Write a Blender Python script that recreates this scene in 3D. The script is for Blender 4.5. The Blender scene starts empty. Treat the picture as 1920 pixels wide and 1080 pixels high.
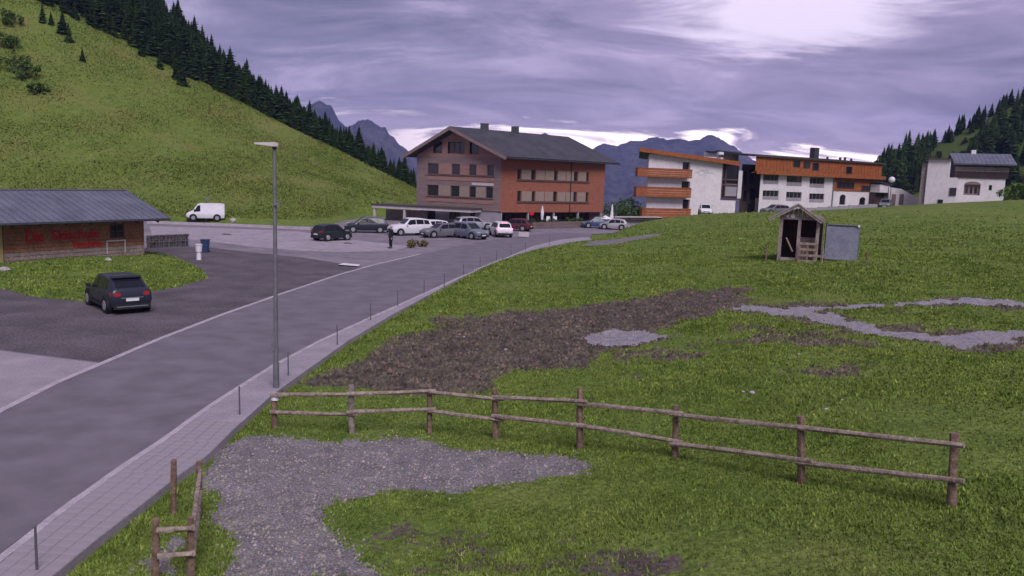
import bpy, math, random
import numpy as np
from mathutils import Vector, Matrix

random.seed(7)
rng = np.random.default_rng(11)
scene = bpy.context.scene
COL = scene.collection
R = math.radians

# ------------------------------------------------------------------ camera
F_PX = 1500.0                      # focal length in pixels of a 1920 wide picture
CAM_H = 6.3
PITCH = math.atan(208 / F_PX)
ROLL = R(2.0)
CAM = np.array([0.0, 0.0, CAM_H])
FWD = np.array([0, math.cos(PITCH), -math.sin(PITCH)])
_r0 = np.array([1.0, 0, 0]); _u0 = np.array([0, math.sin(PITCH), math.cos(PITCH)])
RIGHT = _r0 * math.cos(ROLL) + _u0 * math.sin(ROLL)
UP = _u0 * math.cos(ROLL) - _r0 * math.sin(ROLL)
cam_data = bpy.data.cameras.new("camera")
cam = bpy.data.objects.new("camera", cam_data)
COL.objects.link(cam)
cam_data.sensor_width = 36.0
cam_data.lens = 36.0 * F_PX / 1920
cam_data.clip_start = 0.1
cam_data.clip_end = 20000
mw = Matrix.Identity(4)
for i in range(3):
    mw[i][0] = RIGHT[i]; mw[i][1] = UP[i]; mw[i][2] = -FWD[i]; mw[i][3] = CAM[i]
cam.matrix_world = mw
scene.camera = cam

# ------------------------------------------------------------------ world: overcast dawn sky
SUN_EL, SUN_AZ = R(48), R(160)
world = bpy.data.worlds.new("World"); scene.world = world
world.use_nodes = True
nt = world.node_tree; nt.nodes.clear()
def N(tree, t, **kw):
    n = tree.nodes.new(t)
    for k, v in kw.items(): setattr(n, k, v)
    return n
def mathn(tree, op, a=None, b=None, c=None, clamp=False):
    n = N(tree, 'ShaderNodeMath', operation=op, use_clamp=clamp)
    for i, v in enumerate((a, b, c)):
        if v is None: continue
        if hasattr(v, 'is_linked') or hasattr(v, 'links'): tree.links.new(v, n.inputs[i])
        else: n.inputs[i].default_value = v
    return n.outputs[0]
def sstep(tree, v, lo, hi):
    n = N(tree, 'ShaderNodeMapRange', interpolation_type='SMOOTHSTEP')
    tree.links.new(v, n.inputs[0]); n.inputs[1].default_value = lo; n.inputs[2].default_value = hi
    return n.outputs[0]
def ramp(tree, v, stops):
    n = N(tree, 'ShaderNodeValToRGB')
    cr = n.color_ramp
    while len(cr.elements) < len(stops): cr.elements.new(0.5)
    for e, (p, c) in zip(cr.elements, stops):
        e.position = p; e.color = (*c, 1)
    tree.links.new(v, n.inputs[0])
    return n.outputs[0]
def mixc(tree, fac, a, b, blend='MIX'):
    n = N(tree, 'ShaderNodeMix', data_type='RGBA', blend_type=blend)
    for idx, v in ((0, fac), (6, a), (7, b)):
        if hasattr(v, 'links'): tree.links.new(v, n.inputs[idx])
        elif isinstance(v, tuple): n.inputs[idx].default_value = (*v, 1)
        else: n.inputs[idx].default_value = v
    return n.outputs[2]

tc = N(nt, 'ShaderNodeTexCoord')
sep = N(nt, 'ShaderNodeSeparateXYZ'); nt.links.new(tc.outputs['Generated'], sep.inputs[0])
X_, Y_, Z_ = sep.outputs
zc = mathn(nt, 'MAXIMUM', Z_, 0.0)
den = mathn(nt, 'ADD', zc, 0.21)
px_ = mathn(nt, 'DIVIDE', X_, den); py_ = mathn(nt, 'DIVIDE', Y_, den)
comb = N(nt, 'ShaderNodeCombineXYZ'); nt.links.new(px_, comb.inputs[0]); nt.links.new(py_, comb.inputs[1])
mapn = N(nt, 'ShaderNodeMapping'); nt.links.new(comb.outputs[0], mapn.inputs[0])
mapn.inputs['Rotation'].default_value = (0, 0, R(22)); mapn.inputs['Scale'].default_value = (0.55, 1.0, 1)
mapn.inputs['Location'].default_value = (3.1, 1.7, 0.0)
n1 = N(nt, 'ShaderNodeTexNoise'); nt.links.new(mapn.outputs[0], n1.inputs['Vector'])
n1.inputs['Scale'].default_value = 2.5; n1.inputs['Detail'].default_value = 10; n1.inputs['Roughness'].default_value = 0.64
n1.inputs['Distortion'].default_value = 0.55
n2 = N(nt, 'ShaderNodeTexNoise'); nt.links.new(mapn.outputs[0], n2.inputs['Vector'])
n2.inputs['Scale'].default_value = 0.7; n2.inputs['Detail'].default_value = 3
cl = mathn(nt, 'ADD', mathn(nt, 'MULTIPLY', n1.outputs[0], 0.62), mathn(nt, 'MULTIPLY', n2.outputs[0], 0.38))
cloud_col = ramp(nt, cl, [(0.38, (.062, .056, .092)), (0.46, (.100, .088, .145)), (0.54, (.175, .146, .232)), (0.65, (.36, .295, .42))])
# bright thin place high on the right where the sun is behind the cloud
def dirv(px, py):
    d = FWD + RIGHT * (px - 960) / F_PX - UP * (py - 540) / F_PX
    return d / np.linalg.norm(d)
gd = dirv(1490, 30)
gaz = math.atan2(gd[0], gd[1]); gel = math.asin(gd[2])
az = mathn(nt, 'ARCTAN2', X_, Y_); el = mathn(nt, 'ARCSINE', Z_)
da = mathn(nt, 'DIVIDE', mathn(nt, 'SUBTRACT', az, gaz), 0.145)
de = mathn(nt, 'DIVIDE', mathn(nt, 'SUBTRACT', el, gel), 0.05)
dd = mathn(nt, 'SQRT', mathn(nt, 'ADD', mathn(nt, 'MULTIPLY', da, da), mathn(nt, 'MULTIPLY', de, de)))
dd = mathn(nt, 'ADD', dd, mathn(nt, 'MULTIPLY', mathn(nt, 'SUBTRACT', n1.outputs[0], 0.5), -3.6))
gap = sstep(nt, dd, 1.25, 0.35)
col = mixc(nt, gap, cloud_col, (.80, .70, .82))
halo = sstep(nt, dd, 3.6, 0.6)
col = mixc(nt, mathn(nt, 'MULTIPLY', halo, 0.4), col, (.37, .29, .45))
# pale opening along the horizon
hn = mathn(nt, 'ADD', el, mathn(nt, 'MULTIPLY', mathn(nt, 'SUBTRACT', n1.outputs[0], 0.5), 0.16))
aslope = mathn(nt, 'MULTIPLY', mathn(nt, 'SUBTRACT', az, 0.1), 0.03)
hn = mathn(nt, 'ADD', hn, aslope)
hz_ = sstep(nt, hn, 0.062, 0.040)
hwide = sstep(nt, el, 0.16, 0.02)
col = mixc(nt, mathn(nt, 'MULTIPLY', hwide, 0.25), col, (.50, .38, .58))
col = mixc(nt, mathn(nt, 'MULTIPLY', hz_, mathn(nt, 'MULTIPLY_ADD', sstep(nt, az, -.22, .08), .6, .35)), col, (1.45, 1.2, 1.25))
bg_c = N(nt, 'ShaderNodeBackground'); nt.links.new(col, bg_c.inputs[0]); bg_c.inputs[1].default_value = 1.0
sky = N(nt, 'ShaderNodeTexSky', sky_type='NISHITA'); sky.sun_disc = False
sky.sun_elevation = SUN_EL; sky.sun_rotation = SUN_AZ
bg_s = N(nt, 'ShaderNodeBackground'); nt.links.new(sky.outputs[0], bg_s.inputs[0]); bg_s.inputs[1].default_value = 0.08
mx = N(nt, 'ShaderNodeMixShader'); mx.inputs[0].default_value = 0.90
nt.links.new(bg_s.outputs[0], mx.inputs[1]); nt.links.new(bg_c.outputs[0], mx.inputs[2])
wo = N(nt, 'ShaderNodeOutputWorld'); nt.links.new(mx.outputs[0], wo.inputs[0])

sun_d = bpy.data.lights.new("sun", 'SUN'); sun_d.energy = 1.5; sun_d.angle = R(30); sun_d.color = (1.0, .945, .965)
sun = bpy.data.objects.new("sun", sun_d); COL.objects.link(sun)
sun.rotation_euler = (math.pi / 2 - SUN_EL, 0, math.pi - SUN_AZ)
vs = scene.view_settings
vs.view_transform = 'Standard'; vs.look = 'None'; vs.exposure = 0.85; vs.gamma = 1.0; vs.use_curve_mapping = False
scene.cycles.max_bounces = 5
scene.cycles.volume_bounces = 0

# ------------------------------------------------------------------ pixel helpers (measuring the photograph)
def ray(px, py):
    return FWD + RIGHT * (px - 960) / F_PX - UP * (py - 540) / F_PX
def at_depth(px, py, Y):
    d = ray(px, py); return CAM + d * (Y / d[1])
def on_z(px, py, z=0.0):
    d = ray(px, py); return CAM + d * ((z - CAM[2]) / d[2])
def hor(px): return 540 - (208 - 0) + math.tan(ROLL) * (px - 960)

# ------------------------------------------------------------------ noise
def _h(ix, iy, s):
    n = (ix * 374761393 + iy * 668265263 + s * 1274126177) & 0xffffffff
    n = ((n ^ (n >> 13)) * 1103515245) & 0xffffffff
    return ((n ^ (n >> 16)) & 0xffff) / 65535.0
def vnoise(x, y, s=0):
    x = np.asarray(x, float); y = np.asarray(y, float)
    ix = np.floor(x).astype(np.int64); iy = np.floor(y).astype(np.int64)
    fx = x - ix; fy = y - iy
    fx = fx * fx * (3 - 2 * fx); fy = fy * fy * (3 - 2 * fy)
    a = _h(ix, iy, s); b = _h(ix + 1, iy, s); c = _h(ix, iy + 1, s); d = _h(ix + 1, iy + 1, s)
    return (a * (1 - fx) + b * fx) * (1 - fy) + (c * (1 - fx) + d * fx) * fy
def fbm(x, y, s=0, o=4):
    v = 0; a = .5; t = 0
    for i in range(o):
        v = v + a * vnoise(np.asarray(x) * 2 ** i, np.asarray(y) * 2 ** i, s + i); t += a; a *= .5
    return v / t
def sm(t): t = np.clip(t, 0, 1); return t * t * (3 - 2 * t)

# ------------------------------------------------------------------ terrain
def sd_poly(poly, x, y):
    """signed distance, positive inside"""
    x = np.asarray(x, float); y = np.asarray(y, float)
    d = np.full(x.shape, 1e18); ins = np.zeros(x.shape, bool)
    n = len(poly)
    for i in range(n):
        ax, ay = poly[i]; bx, by = poly[(i + 1) % n]
        ex, ey = bx - ax, by - ay
        t = np.clip(((x - ax) * ex + (y - ay) * ey) / (ex * ex + ey * ey + 1e-12), 0, 1)
        d = np.minimum(d, (x - ax - t * ex) ** 2 + (y - ay - t * ey) ** 2)
        if ay != by:
            c = ((ay > y) != (by > y)) & (x < ex * (y - ay) / (by - ay) + ax)
            ins ^= c
    d = np.sqrt(d)
    return np.where(ins, d, -d)
def pl(pts, z=0.0): return [tuple(on_z(a, b, z)[:2]) for a, b in pts]

WALK_OUT = pl([(60, 1125), (116, 1080), (156, 1046), (206, 1005), (250, 971), (331, 905), (390, 863), (440, 812), (510, 748), (580, 697), (655, 643), (740, 592), (830, 543), (900, 505), (960, 482), (1010, 468), (1060, 458), (1110, 451)])
KERB = pl([(-60, 1100), (0, 1054), (28, 1030), (125, 955), (231, 879), (308, 828), (372, 780), (440, 735), (515, 688), (600, 643), (690, 601), (750, 574), (800, 551), (860, 523), (930, 494), (1000, 464), (1050, 452), (1105, 446)])
ROAD_L = pl([(-420, 960), (0, 776), (109, 720), (205, 679), (300, 638), (420, 591), (530, 552), (640, 515), (700, 498), (760, 484), (850, 463), (930, 449), (1000, 440)])
_far = [tuple(at_depth(1150, 438, 96)[:2]), tuple(at_depth(1190, 425, 108)[:2]), tuple(at_depth(1238, 412, 118)[:2]), tuple(at_depth(1290, 400, 123)[:2])]
MEADOW = WALK_OUT + _far + [(60, 135), (110, 150), (260, 200), (260, -60), (-20, -60), (-12, 4)]
ISLAND = pl([(-300, 530), (-150, 548), (0, 542), (60, 558), (155, 567), (230, 563), (280, 549), (340, 538), (394, 522), (385, 508), (350, 492), (325, 481), (300, 477), (262, 470), (200, 455), (-300, 455)])
cps = []
for (a, b, d) in [(1500, 492, 50), (1300, 404, 105), (1450, 399, 110), (1600, 392, 112), (1750, 383, 115), (1900, 376, 118), (1215, 424, 98),
                  (1900, 565, 34), (1350, 575, 36), (1165, 628, 30.5), (1100, 560, 39), (930, 820, 18.2), (1265, 855, 15.4),
                  (1505, 905, 13.7), (1785, 950, 12.0), (1900, 640, 27), (1500, 640, 27), (1900, 470, 60), (1700, 470, 58), (1200, 480, 63),
                  (1800, 1080, 9.6), (1000, 1000, 12.8), (1300, 440, 80), (1600, 430, 80), (1900, 420, 85)]:
    cps.append(at_depth(a, b, d))
for x, y in WALK_OUT[1::2]: cps.append((x, y, 0.0))
for (a, b, d, z) in [(1300, 404, 127, .5), (1500, 395, 135, 1.0), (1660, 390, 140, 2.4), (1740, 385, 140, 3.6), (1850, 372, 136, 4.6), (1200, 418, 116, .2), (1920, 370, 150, 6.0)]:
    p = at_depth(a, b, d); cps.append((p[0], p[1], z))
cps += [(0, 2, 0.2), (12, 0, 1.5), (100, 60, 7), (120, 110, 9)]
cps = np.array(cps, float)
def _U(r2): return r2 * np.log(r2 + 1e-9) * .5
_n = len(cps)
_A = np.zeros((_n + 3, _n + 3))
_A[:_n, :_n] = _U((cps[:, None, 0] - cps[None, :, 0]) ** 2 + (cps[:, None, 1] - cps[None, :, 1]) ** 2) + np.eye(_n) * 8.0
_A[:_n, _n] = 1; _A[:_n, _n + 1:] = cps[:, :2]; _A[_n:, :_n] = _A[:_n, _n:].T
_w = np.linalg.solve(_A, np.concatenate([cps[:, 2], [0, 0, 0]]))
def tps(x, y):
    v = _w[_n] + _w[_n + 1] * x + _w[_n + 2] * y
    for i in range(_n): v = v + _w[i] * _U((x - cps[i, 0]) ** 2 + (y - cps[i, 1]) ** 2)
    return v
def hill_left(x, y):
    yc = 147.0
    xd = np.where(y > yc, x * yc / np.maximum(y, 60), x)
    crest = -.4485 * xd - 4.84
    k = 1 - sm((xd + 24) / 5) * sm((118 - y) / 8)
    t = np.clip((y - 89.5) / (yc - 89.5), 0, 1)
    g = np.interp(xd, [-160, -88, -75, -62, -55, -45, -39, -30, -24, -18], [.6, .47, .40, .275, .165, .075, .055, -.02, -.04, -.06])
    h = np.maximum(crest, -6) * t * k + g * np.clip(y - yc, 0, 68) - .5 * np.clip(y - 216, 0, 300)
    h = h - 4 * sm((91 - y) / 2.5) - 4 * (1 - k)
    h = np.where(crest < 0, -6, h)
    return h + 1.1 * (fbm(x / 28, y / 28, 5, 3) - .5) * sm(h / 8) * sm((120 - np.abs(y - 147) * 0) / 60)
def hill_right(x, y):
    yc = 260.0
    yy = np.minimum(y, yc)
    h = .56 * (x - 118) + 12.3 + .12 * (yy - 260)
    h = h - .25 * np.clip(y - yc, 0, 200)
    h = np.minimum(h, 110)
    h = h + 3.0 * (fbm(x / 40, y / 40, 9, 3) - .5) * sm(h / 10)
    return h
def sp(h, s): return s * np.logaddexp(0, h / s)
def height(x, y, fine=True):
    x = np.asarray(x, float); y = np.asarray(y, float)
    r = np.hypot(x, y)
    s = sd_poly(MEADOW, x, y)
    m = np.maximum(tps(np.clip(x, -40, 125), np.clip(y, -5, 150)), -.2) * sm((260 - r) / 100)
    z = -.05 + sm(s / .45) * .13 + sm(s / 1.5) * m
    si = sd_poly(ISLAND, x, y)
    z = z + np.where(si > 0, np.minimum(si * .30, .12 + si * .06), 0).clip(0, .45)
    fall = np.clip(y - 150, 0, 900) * -.14
    z = z + fall
    hl = np.where(x < 30, hill_left(x, y), -99)
    z = z + np.where(hl > -6, sp(hl + .2, .45), 0) - np.where(hl > 0, fall, 0) * sm(hl / 6)
    hr = np.where(x > 20, hill_right(x, y), -99)
    hr = np.where((hr > -20) & (y > 130), hr, -99)
    z = np.where(hr > z - 3, z + sp(hr - z, 1.0), z)
    z = np.where(y < -30, -.05, z)
    if fine:
        mud = mudmask(x, y)
        k = sm(s / .8) * sm((90 - r) / 40)
        z = z + k * ((fbm(x * .9, y * .9, 21, 4) - .5) * .14 + mud * ((fbm(x * 2.6, y * 2.6, 23, 3) - .5) * .26 - .04))
    return z
def mudmask(x, y):
    return np.zeros(np.shape(x))
def ground(px, py):
    d = ray(px, py); t0 = 5.0
    t = np.geomspace(5, 900, 1500)
    P = CAM[None] + d[None] * (t / 1.0)[:, None]
    dz = P[:, 2] - height(P[:, 0], P[:, 1], False)
    i = int(np.argmax(dz < 0)) if (dz < 0).any() else len(t) - 1
    a, b = t[max(i - 1, 0)], t[i]
    f = dz[max(i - 1, 0)] / (dz[max(i - 1, 0)] - dz[i] + 1e-9)
    return CAM + d * (a + (b - a) * f)
def gz(x, y): return float(height(np.array([x]), np.array([y]), True)[0])

# zones of the meadow
def gpoly(pts): return [tuple(ground(a, b)[:2]) for a, b in pts]
MUD = gpoly([(548, 718), (600, 690), (670, 652), (740, 628), (830, 598), (920, 592), (1010, 577), (1100, 570), (1200, 552), (1300, 543), (1400, 538), (1415, 560), (1370, 578), (1270, 602), (1255, 640), (1160, 655), (1110, 690), (1000, 702), (850, 732), (700, 735)])
DRY = gpoly([(690, 1088), (640, 1010), (760, 965), (1100, 985), (1330, 1035), (1420, 1088)])
PATCHY = gpoly([(1090, 655), (1260, 590), (1420, 570), (1700, 575), (1860, 600), (1700, 660), (1660, 720), (1380, 720), (1120, 720)])
PUD = gpoly([(1070, 631), (1110, 620), (1180, 614), (1245, 617), (1252, 630), (1180, 646), (1100, 644)])
PATHB = gpoly([(1500, 580), (1560, 588), (1600, 603), (1680, 621), (1760, 627), (1830, 620), (1940, 619), (1940, 632), (1870, 645), (1840, 656), (1800, 656), (1750, 642), (1660, 632), (1590, 617), (1520, 601), (1440, 589), (1370, 581), (1362, 572), (1440, 574)])
PATHA = gpoly([(1440, 575), (1550, 570), (1690, 566), (1760, 560), (1860, 561), (1945, 565), (1945, 575), (1860, 572), (1760, 572), (1680, 574), (1560, 581), (1500, 588)])
PATHC = gpoly([(1160, 448), (1110, 452), (1090, 462), (1150, 458), (1200, 449), (1240, 441), (1235, 438), (1190, 443)])
TRACK = gpoly([(424, 832), (560, 822), (760, 827), (960, 846), (1090, 872), (1080, 890), (900, 915), (700, 925), (595, 937), (605, 970), (640, 1018), (700, 1085), (425, 1085), (430, 1030), (420, 980), (398, 930), (372, 905), (392, 868)])
SIDE = gpoly([(262, 1085), (280, 1040), (330, 1005), (352, 1010), (340, 1085)])
def mudmask(x, y):
    r = np.hypot(x, y)
    ok = (r < 75)
    out = np.zeros(np.shape(x))
    if not ok.any(): return out
    xx = x[ok]; yy = y[ok]
    nz = (fbm(xx * .5, yy * .5, 31, 4) - .5)
    a = sm((sd_poly(MUD, xx, yy) + nz * 3.4 + 1.0) / 2.6)
    b = sm((sd_poly(PATCHY, xx, yy) + 1.0) / 2.5) * sm((fbm(xx * .55, yy * .8, 37, 4) - .50) / .14) * .56
    b = np.maximum(b, sm((sd_poly(DRY, xx, yy) + .3) / .8) * (.25 + .5 * fbm(xx * 1.6, yy * 1.6, 39, 3)))
    e = sm((np.maximum(sd_poly(PATHA, xx, yy), sd_poly(PATHB, xx, yy)) + .9 + nz * 2.6) / .9) * .62
    out[ok] = np.maximum(np.maximum(a, b), e)
    return out
def gravelmask(x, y):
    r = np.hypot(x, y)
    out = np.full(np.shape(x), -9.0)
    ok = r < 110
    xx = x[ok]; yy = y[ok]
    nz = (fbm(xx * 1.1, yy * 1.1, 41, 4) - .5)
    g = np.maximum.reduce([sd_poly(P, xx, yy) for P in (PUD, PATHA, PATHB)]) + nz * 1.3 - .12
    t = np.maximum.reduce([sd_poly(P, xx, yy) for P in (TRACK, SIDE)]) + nz * .9 + (fbm(xx * 6, yy * 6, 43, 2) - .5) * .35
    c = sd_poly(PATHC, xx, yy)
    out[ok] = np.maximum.reduce([g, t, c])
    kind = np.zeros(np.shape(x), int)
    kind[ok] = np.where(np.maximum(t, c) > g, 2, 1)
    return out, kind

# ------------------------------------------------------------------ materials
def mat(name, c1, c2=None, scale=4.0, rough=.8, bump=0.0, bscale=None, metal=0.0, detail=5, spec=.3, fine=None, stretch=None, coords='Object', isl=0.0):
    m = bpy.data.materials.new(name); m.use_nodes = True
    t = m.node_tree; b = t.nodes['Principled BSDF']
    b.inputs['Roughness'].default_value = rough; b.inputs['Metallic'].default_value = metal
    b.inputs['Specular IOR Level'].default_value = spec
    if c2 is None:
        b.inputs['Base Color'].default_value = (*c1, 1)
        if not bump: return m
    co = N(t, 'ShaderNodeTexCoord').outputs[coords]
    if stretch:
        mp = N(t, 'ShaderNodeMapping'); t.links.new(co, mp.inputs[0]); mp.inputs['Scale'].default_value = stretch; co = mp.outputs[0]
    if c2 is not None:
        n = N(t, 'ShaderNodeTexNoise'); t.links.new(co, n.inputs['Vector'])
        n.inputs['Scale'].default_value = scale; n.inputs['Detail'].default_value = detail; n.inputs['Roughness'].default_value = .62
        c = ramp(t, n.outputs[0], [(.32, c1), (.68, c2)])
        if fine:
            n3 = N(t, 'ShaderNodeTexNoise'); t.links.new(co, n3.inputs['Vector']); n3.inputs['Scale'].default_value = fine[0]; n3.inputs['Detail'].default_value = 3
            g = ramp(t, n3.outputs[0], [(.3, (1 - fine[1],) * 3), (.7, (1 + fine[1],) * 3)])
            c = mixc(t, 1.0, c, g, 'MULTIPLY')
        if isl:
            ge = N(t, 'ShaderNodeNewGeometry')
            g = ramp(t, ge.outputs['Random Per Island'], [(0, (1 - isl,) * 3), (.9, (1 + isl * .8, 1 + isl * .8, 1)), (.93, (1 + isl * 1.7, 1 + isl * .9, 1.3)), (1, (1 + isl * 1.9, 1 + isl, 1.5))])
            c = mixc(t, 1.0, c, g, 'MULTIPLY')
        t.links.new(c, b.inputs['Base Color'])
    if bump:
        nb = N(t, 'ShaderNodeTexNoise'); t.links.new(co, nb.inputs['Vector']); nb.inputs['Scale'].default_value = bscale or scale * 4; nb.inputs['Detail'].default_value = 4
        bp = N(t, 'ShaderNodeBump'); bp.inputs['Strength'].default_value = bump; bp.inputs['Distance'].default_value = .05
        t.links.new(nb.outputs[0], bp.inputs['Height']); t.links.new(bp.outputs[0], b.inputs['Normal'])
    return m
def glow(name, c, s):
    m = mat(name, c); b = m.node_tree.nodes['Principled BSDF']
    b.inputs['Emission Color'].default_value = (*c, 1); b.inputs['Emission Strength'].default_value = s
    return m
def ground_mat(name, g1, g2, dry, soil1, soil2):
    m = bpy.data.materials.new(name); m.use_nodes = True
    t = m.node_tree; b = t.nodes['Principled BSDF']; b.inputs['Roughness'].default_value = .95; b.inputs['Specular IOR Level'].default_value = .1
    co = N(t, 'ShaderNodeTexCoord').outputs['Object']
    def nz(s, d=5):
        n = N(t, 'ShaderNodeTexNoise'); t.links.new(co, n.inputs['Vector']); n.inputs['Scale'].default_value = s; n.inputs['Detail'].default_value = d; n.inputs['Roughness'].default_value = .65
        return n.outputs[0]
    a = ramp(t, nz(.9), [(.35, g1), (.65, g2)])
    a = mixc(t, mathn(t, 'MULTIPLY', sstep(t, nz(.11, 4), .45, .70), .55), a, dry)
    fn = ramp(t, nz(9, 4), [(.3, (.5, .5, .5)), (.7, (1.45, 1.45, 1.35))])
    a = mixc(t, 1.0, a, fn, 'MULTIPLY')
    s = ramp(t, nz(1.6, 8), [(.3, soil1), (.7, soil2)])
    fs = ramp(t, nz(14, 4), [(.3, (.45, .45, .45)), (.72, (1.6, 1.55, 1.5))])
    s = mixc(t, 1.0, s, fs, 'MULTIPLY')
    at = N(t, 'ShaderNodeAttribute', attribute_name='soil')
    mask = sstep(t, mathn(t, 'ADD', at.outputs['Fac'], mathn(t, 'MULTIPLY', mathn(t, 'SUBTRACT', nz(3.5, 6), .5), 1.1)), .42, .58)
    c = mixc(t, mask, a, s)
    t.links.new(c, b.inputs['Base Color'])
    bp = N(t, 'ShaderNodeBump'); bp.inputs['Strength'].default_value = .8; bp.inputs['Distance'].default_value = .12
    t.links.new(nz(7, 5), bp.inputs['Height']); t.links.new(bp.outputs[0], b.inputs['Normal'])
    return m
M = {}
M['meadow'] = ground_mat('meadow_turf', (.104, .158, .034), (.166, .218, .054), (.215, .225, .072), (.068, .053, .052), (.148, .118, .114))
M['hill'] = ground_mat('hillside_turf', (.114, .164, .034), (.165, .208, .050), (.22, .195, .072), (.1, .08, .06), (.15, .12, .09))
M['hill_far'] = ground_mat('far_hill_turf', (.060, .095, .026), (.09, .13, .036), (.11, .125, .045), (.05, .05, .04), (.08, .07, .06))
M['blade'] = mat('grass_blades', (.112, .176, .034), (.212, .272, .068), .55, .85, spec=.12, isl=.36, fine=(2.4, .34))
M['tuft'] = mat('hill_tufts', (.106, .156, .032), (.186, .216, .058), .10, .9, spec=.1, isl=.4, fine=(.5, .28))
M['gravel'] = mat('pale_gravel', (.22, .20, .232), (.36, .33, .372), 5, .9, 1.0, 26, fine=(34, .5))
M['track'] = mat('track_gravel', (.15, .135, .145), (.27, .24, .26), 2.2, .9, 1.0, 24, fine=(26, .5))
M['asphalt'] = mat('road_asphalt', (.164, .144, .172), (.186, .164, .194), .9, .85, .3, 50, detail=8, fine=(.9, .12))
M['asphalt2'] = mat('parking_asphalt', (.180, .157, .188), (.265, .228, .268), .20, .85, .25, 50, detail=8, fine=(1.2, .16))
M['lot'] = mat('dark_gravel_lot', (.085, .070, .084), (.150, .126, .146), .45, .9, .5, 30, fine=(11, .42))
M['concrete'] = mat('pale_concrete', (.275, .240, .280), (.36, .315, .362), .8, .85, .2, 30, fine=(20, .18))
M['forecourt'] = mat('forecourt_paving', (.30, .26, .305), (.38, .33, .38), .4, .85, .2, 30, detail=7, fine=(1.6, .14))
M['kerb'] = mat('kerb_granite', (.36, .315, .36), (.50, .44, .49), 2.5, .8, .3, 30, fine=(25, .2))
M['paver'] = mat('walk_pavers', (.27, .235, .275), (.36, .315, .362), .8, .85, .2, 40, isl=.05)
M['forest1'] = mat('spruce_needles', (.012, .028, .013), (.034, .062, .025), 1.2, .9, spec=.1, isl=.5)
M['forest2'] = mat('larch_needles', (.020, .044, .016), (.052, .088, .030), 1.2, .9, spec=.1, isl=.5)
M['bark'] = mat('bark', (.06, .045, .035), (.11, .085, .07), 6, .9)
M['leaf'] = mat('bush_leaves', (.035, .075, .018), (.085, .14, .03), 1.5, .85, spec=.2, isl=.5)
M['leaf_b'] = mat('bright_bush_leaves', (.065, .13, .025), (.13, .21, .045), 1.5, .85, spec=.2, isl=.4)
M['leaf_y'] = mat('yellow_bush_leaves', (.10, .09, .02), (.20, .17, .04), 3, .85, spec=.2, isl=.5)
M['wood_red'] = mat('red_larch_cladding', (.25, .085, .055), (.35, .135, .088), 1.2, .85, .4, 12, stretch=(1, 1, 9), fine=(9, .25))
M['wood_grey'] = mat('weathered_cladding', (.185, .130, .135), (.275, .190, .185), .8, .85, .4, 12, stretch=(1, 1, 9), fine=(9, .25))
M['wood_pink'] = mat('gable_cladding', (.26, .145, .125), (.36, .21, .18), .8, .85, .4, 12, stretch=(1, 1, 9), fine=(9, .2))
M['shutter'] = mat('pale_shutter', (.25, .185, .155), (.35, .262, .22), 2, .8, .3, 20, stretch=(1, 1, 6))
M['wood_orange'] = mat('orange_stained_timber', (.255, .074, .024), (.37, .118, .040), 1.5, .75, .3, 15, fine=(6, .25))
M['wood_dark'] = mat('dark_timber', (.045, .032, .03), (.085, .06, .055), 2, .85, .3, 15)
M['wood_old'] = mat('grey_old_timber', (.22, .175, .165), (.38, .315, .295), 3, .88, .5, 25, fine=(12, .3))
M['wood_new'] = mat('fence_wood', (.22, .165, .135), (.36, .285, .245), 3, .88, .5, 25, fine=(12, .3))
M['wood_post'] = mat('brown_fence_post', (.15, .095, .07), (.26, .17, .13), 4, .88, .5, 25, fine=(12, .3))
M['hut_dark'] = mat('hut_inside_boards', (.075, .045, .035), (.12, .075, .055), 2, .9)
M['hut_wood'] = mat('hut_boards', (.27, .115, .062), (.42, .205, .12), 1.4, .8, .4, 18, fine=(7, .3))
M['hut_pale'] = mat('hut_bleached_boards', (.30, .22, .20), (.42, .32, .29), 1.4, .8, .4, 18, fine=(7, .3))
M['red'] = mat('red_lettering', (.60, .012, .02), (.70, .02, .03), 5, .6)
M['render'] = mat('white_render', (.66, .60, .64), (.80, .74, .78), .25, .9, .15, 20, fine=(2.0, .06))
M['grey_render'] = mat('grey_render', (.28, .255, .30), (.37, .335, .38), .5, .9, .15, 20)
M['roof'] = mat('dark_roof_sheet', (.042, .042, .052), (.075, .073, .088), .7, .6, .2, 20, fine=(8, .2))
M['roof_blue'] = mat('blue_grey_roof_sheet', (.105, .11, .15), (.165, .17, .225), .6, .55, .2, 20, fine=(12, .2))
M['fascia'] = mat('dark_fascia', (.05, .045, .04), (.09, .08, .07), 3, .7)
M['fascia_pale'] = mat('pale_fascia', (.45, .40, .42), (.58, .52, .54), 2, .7)
M['glass'] = mat('dark_glass', (.018, .018, .024), rough=.08, spec=.5)
M['glass_car'] = mat('car_glass', (.012, .013, .02), rough=.12, spec=.35)
M['frame'] = mat('window_frame', (.09, .055, .05), (.13, .08, .075), 4, .7)
M['frame_w'] = mat('white_window_frame', (.55, .5, .53), (.65, .6, .62), 4, .6)
M['metal'] = mat('galvanised_metal', (.17, .165, .19), (.26, .255, .285), 3, .5, metal=.4)
M['post_grey'] = mat('marker_post_metal', (.085, .08, .095), (.13, .125, .14), 5, .5)
M['metal_dark'] = mat('dark_metal', (.05, .05, .06), (.085, .085, .095), 5, .5, metal=.5)
M['tyre'] = mat('tyre_rubber', (.012, .012, .013), (.022, .022, .023), 8, .85)
M['rim'] = mat('wheel_rim', (.38, .38, .40), (.5, .5, .52), 5, .4, metal=.6)
M['black'] = mat('black_plastic', (.015, .015, .017), (.03, .03, .032), 6, .6)
M['plate'] = mat('number_plate', (.75, .74, .78), rough=.5)
M['white'] = mat('white_plastic', (.72, .68, .74), (.82, .78, .83), 3, .5)
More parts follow.
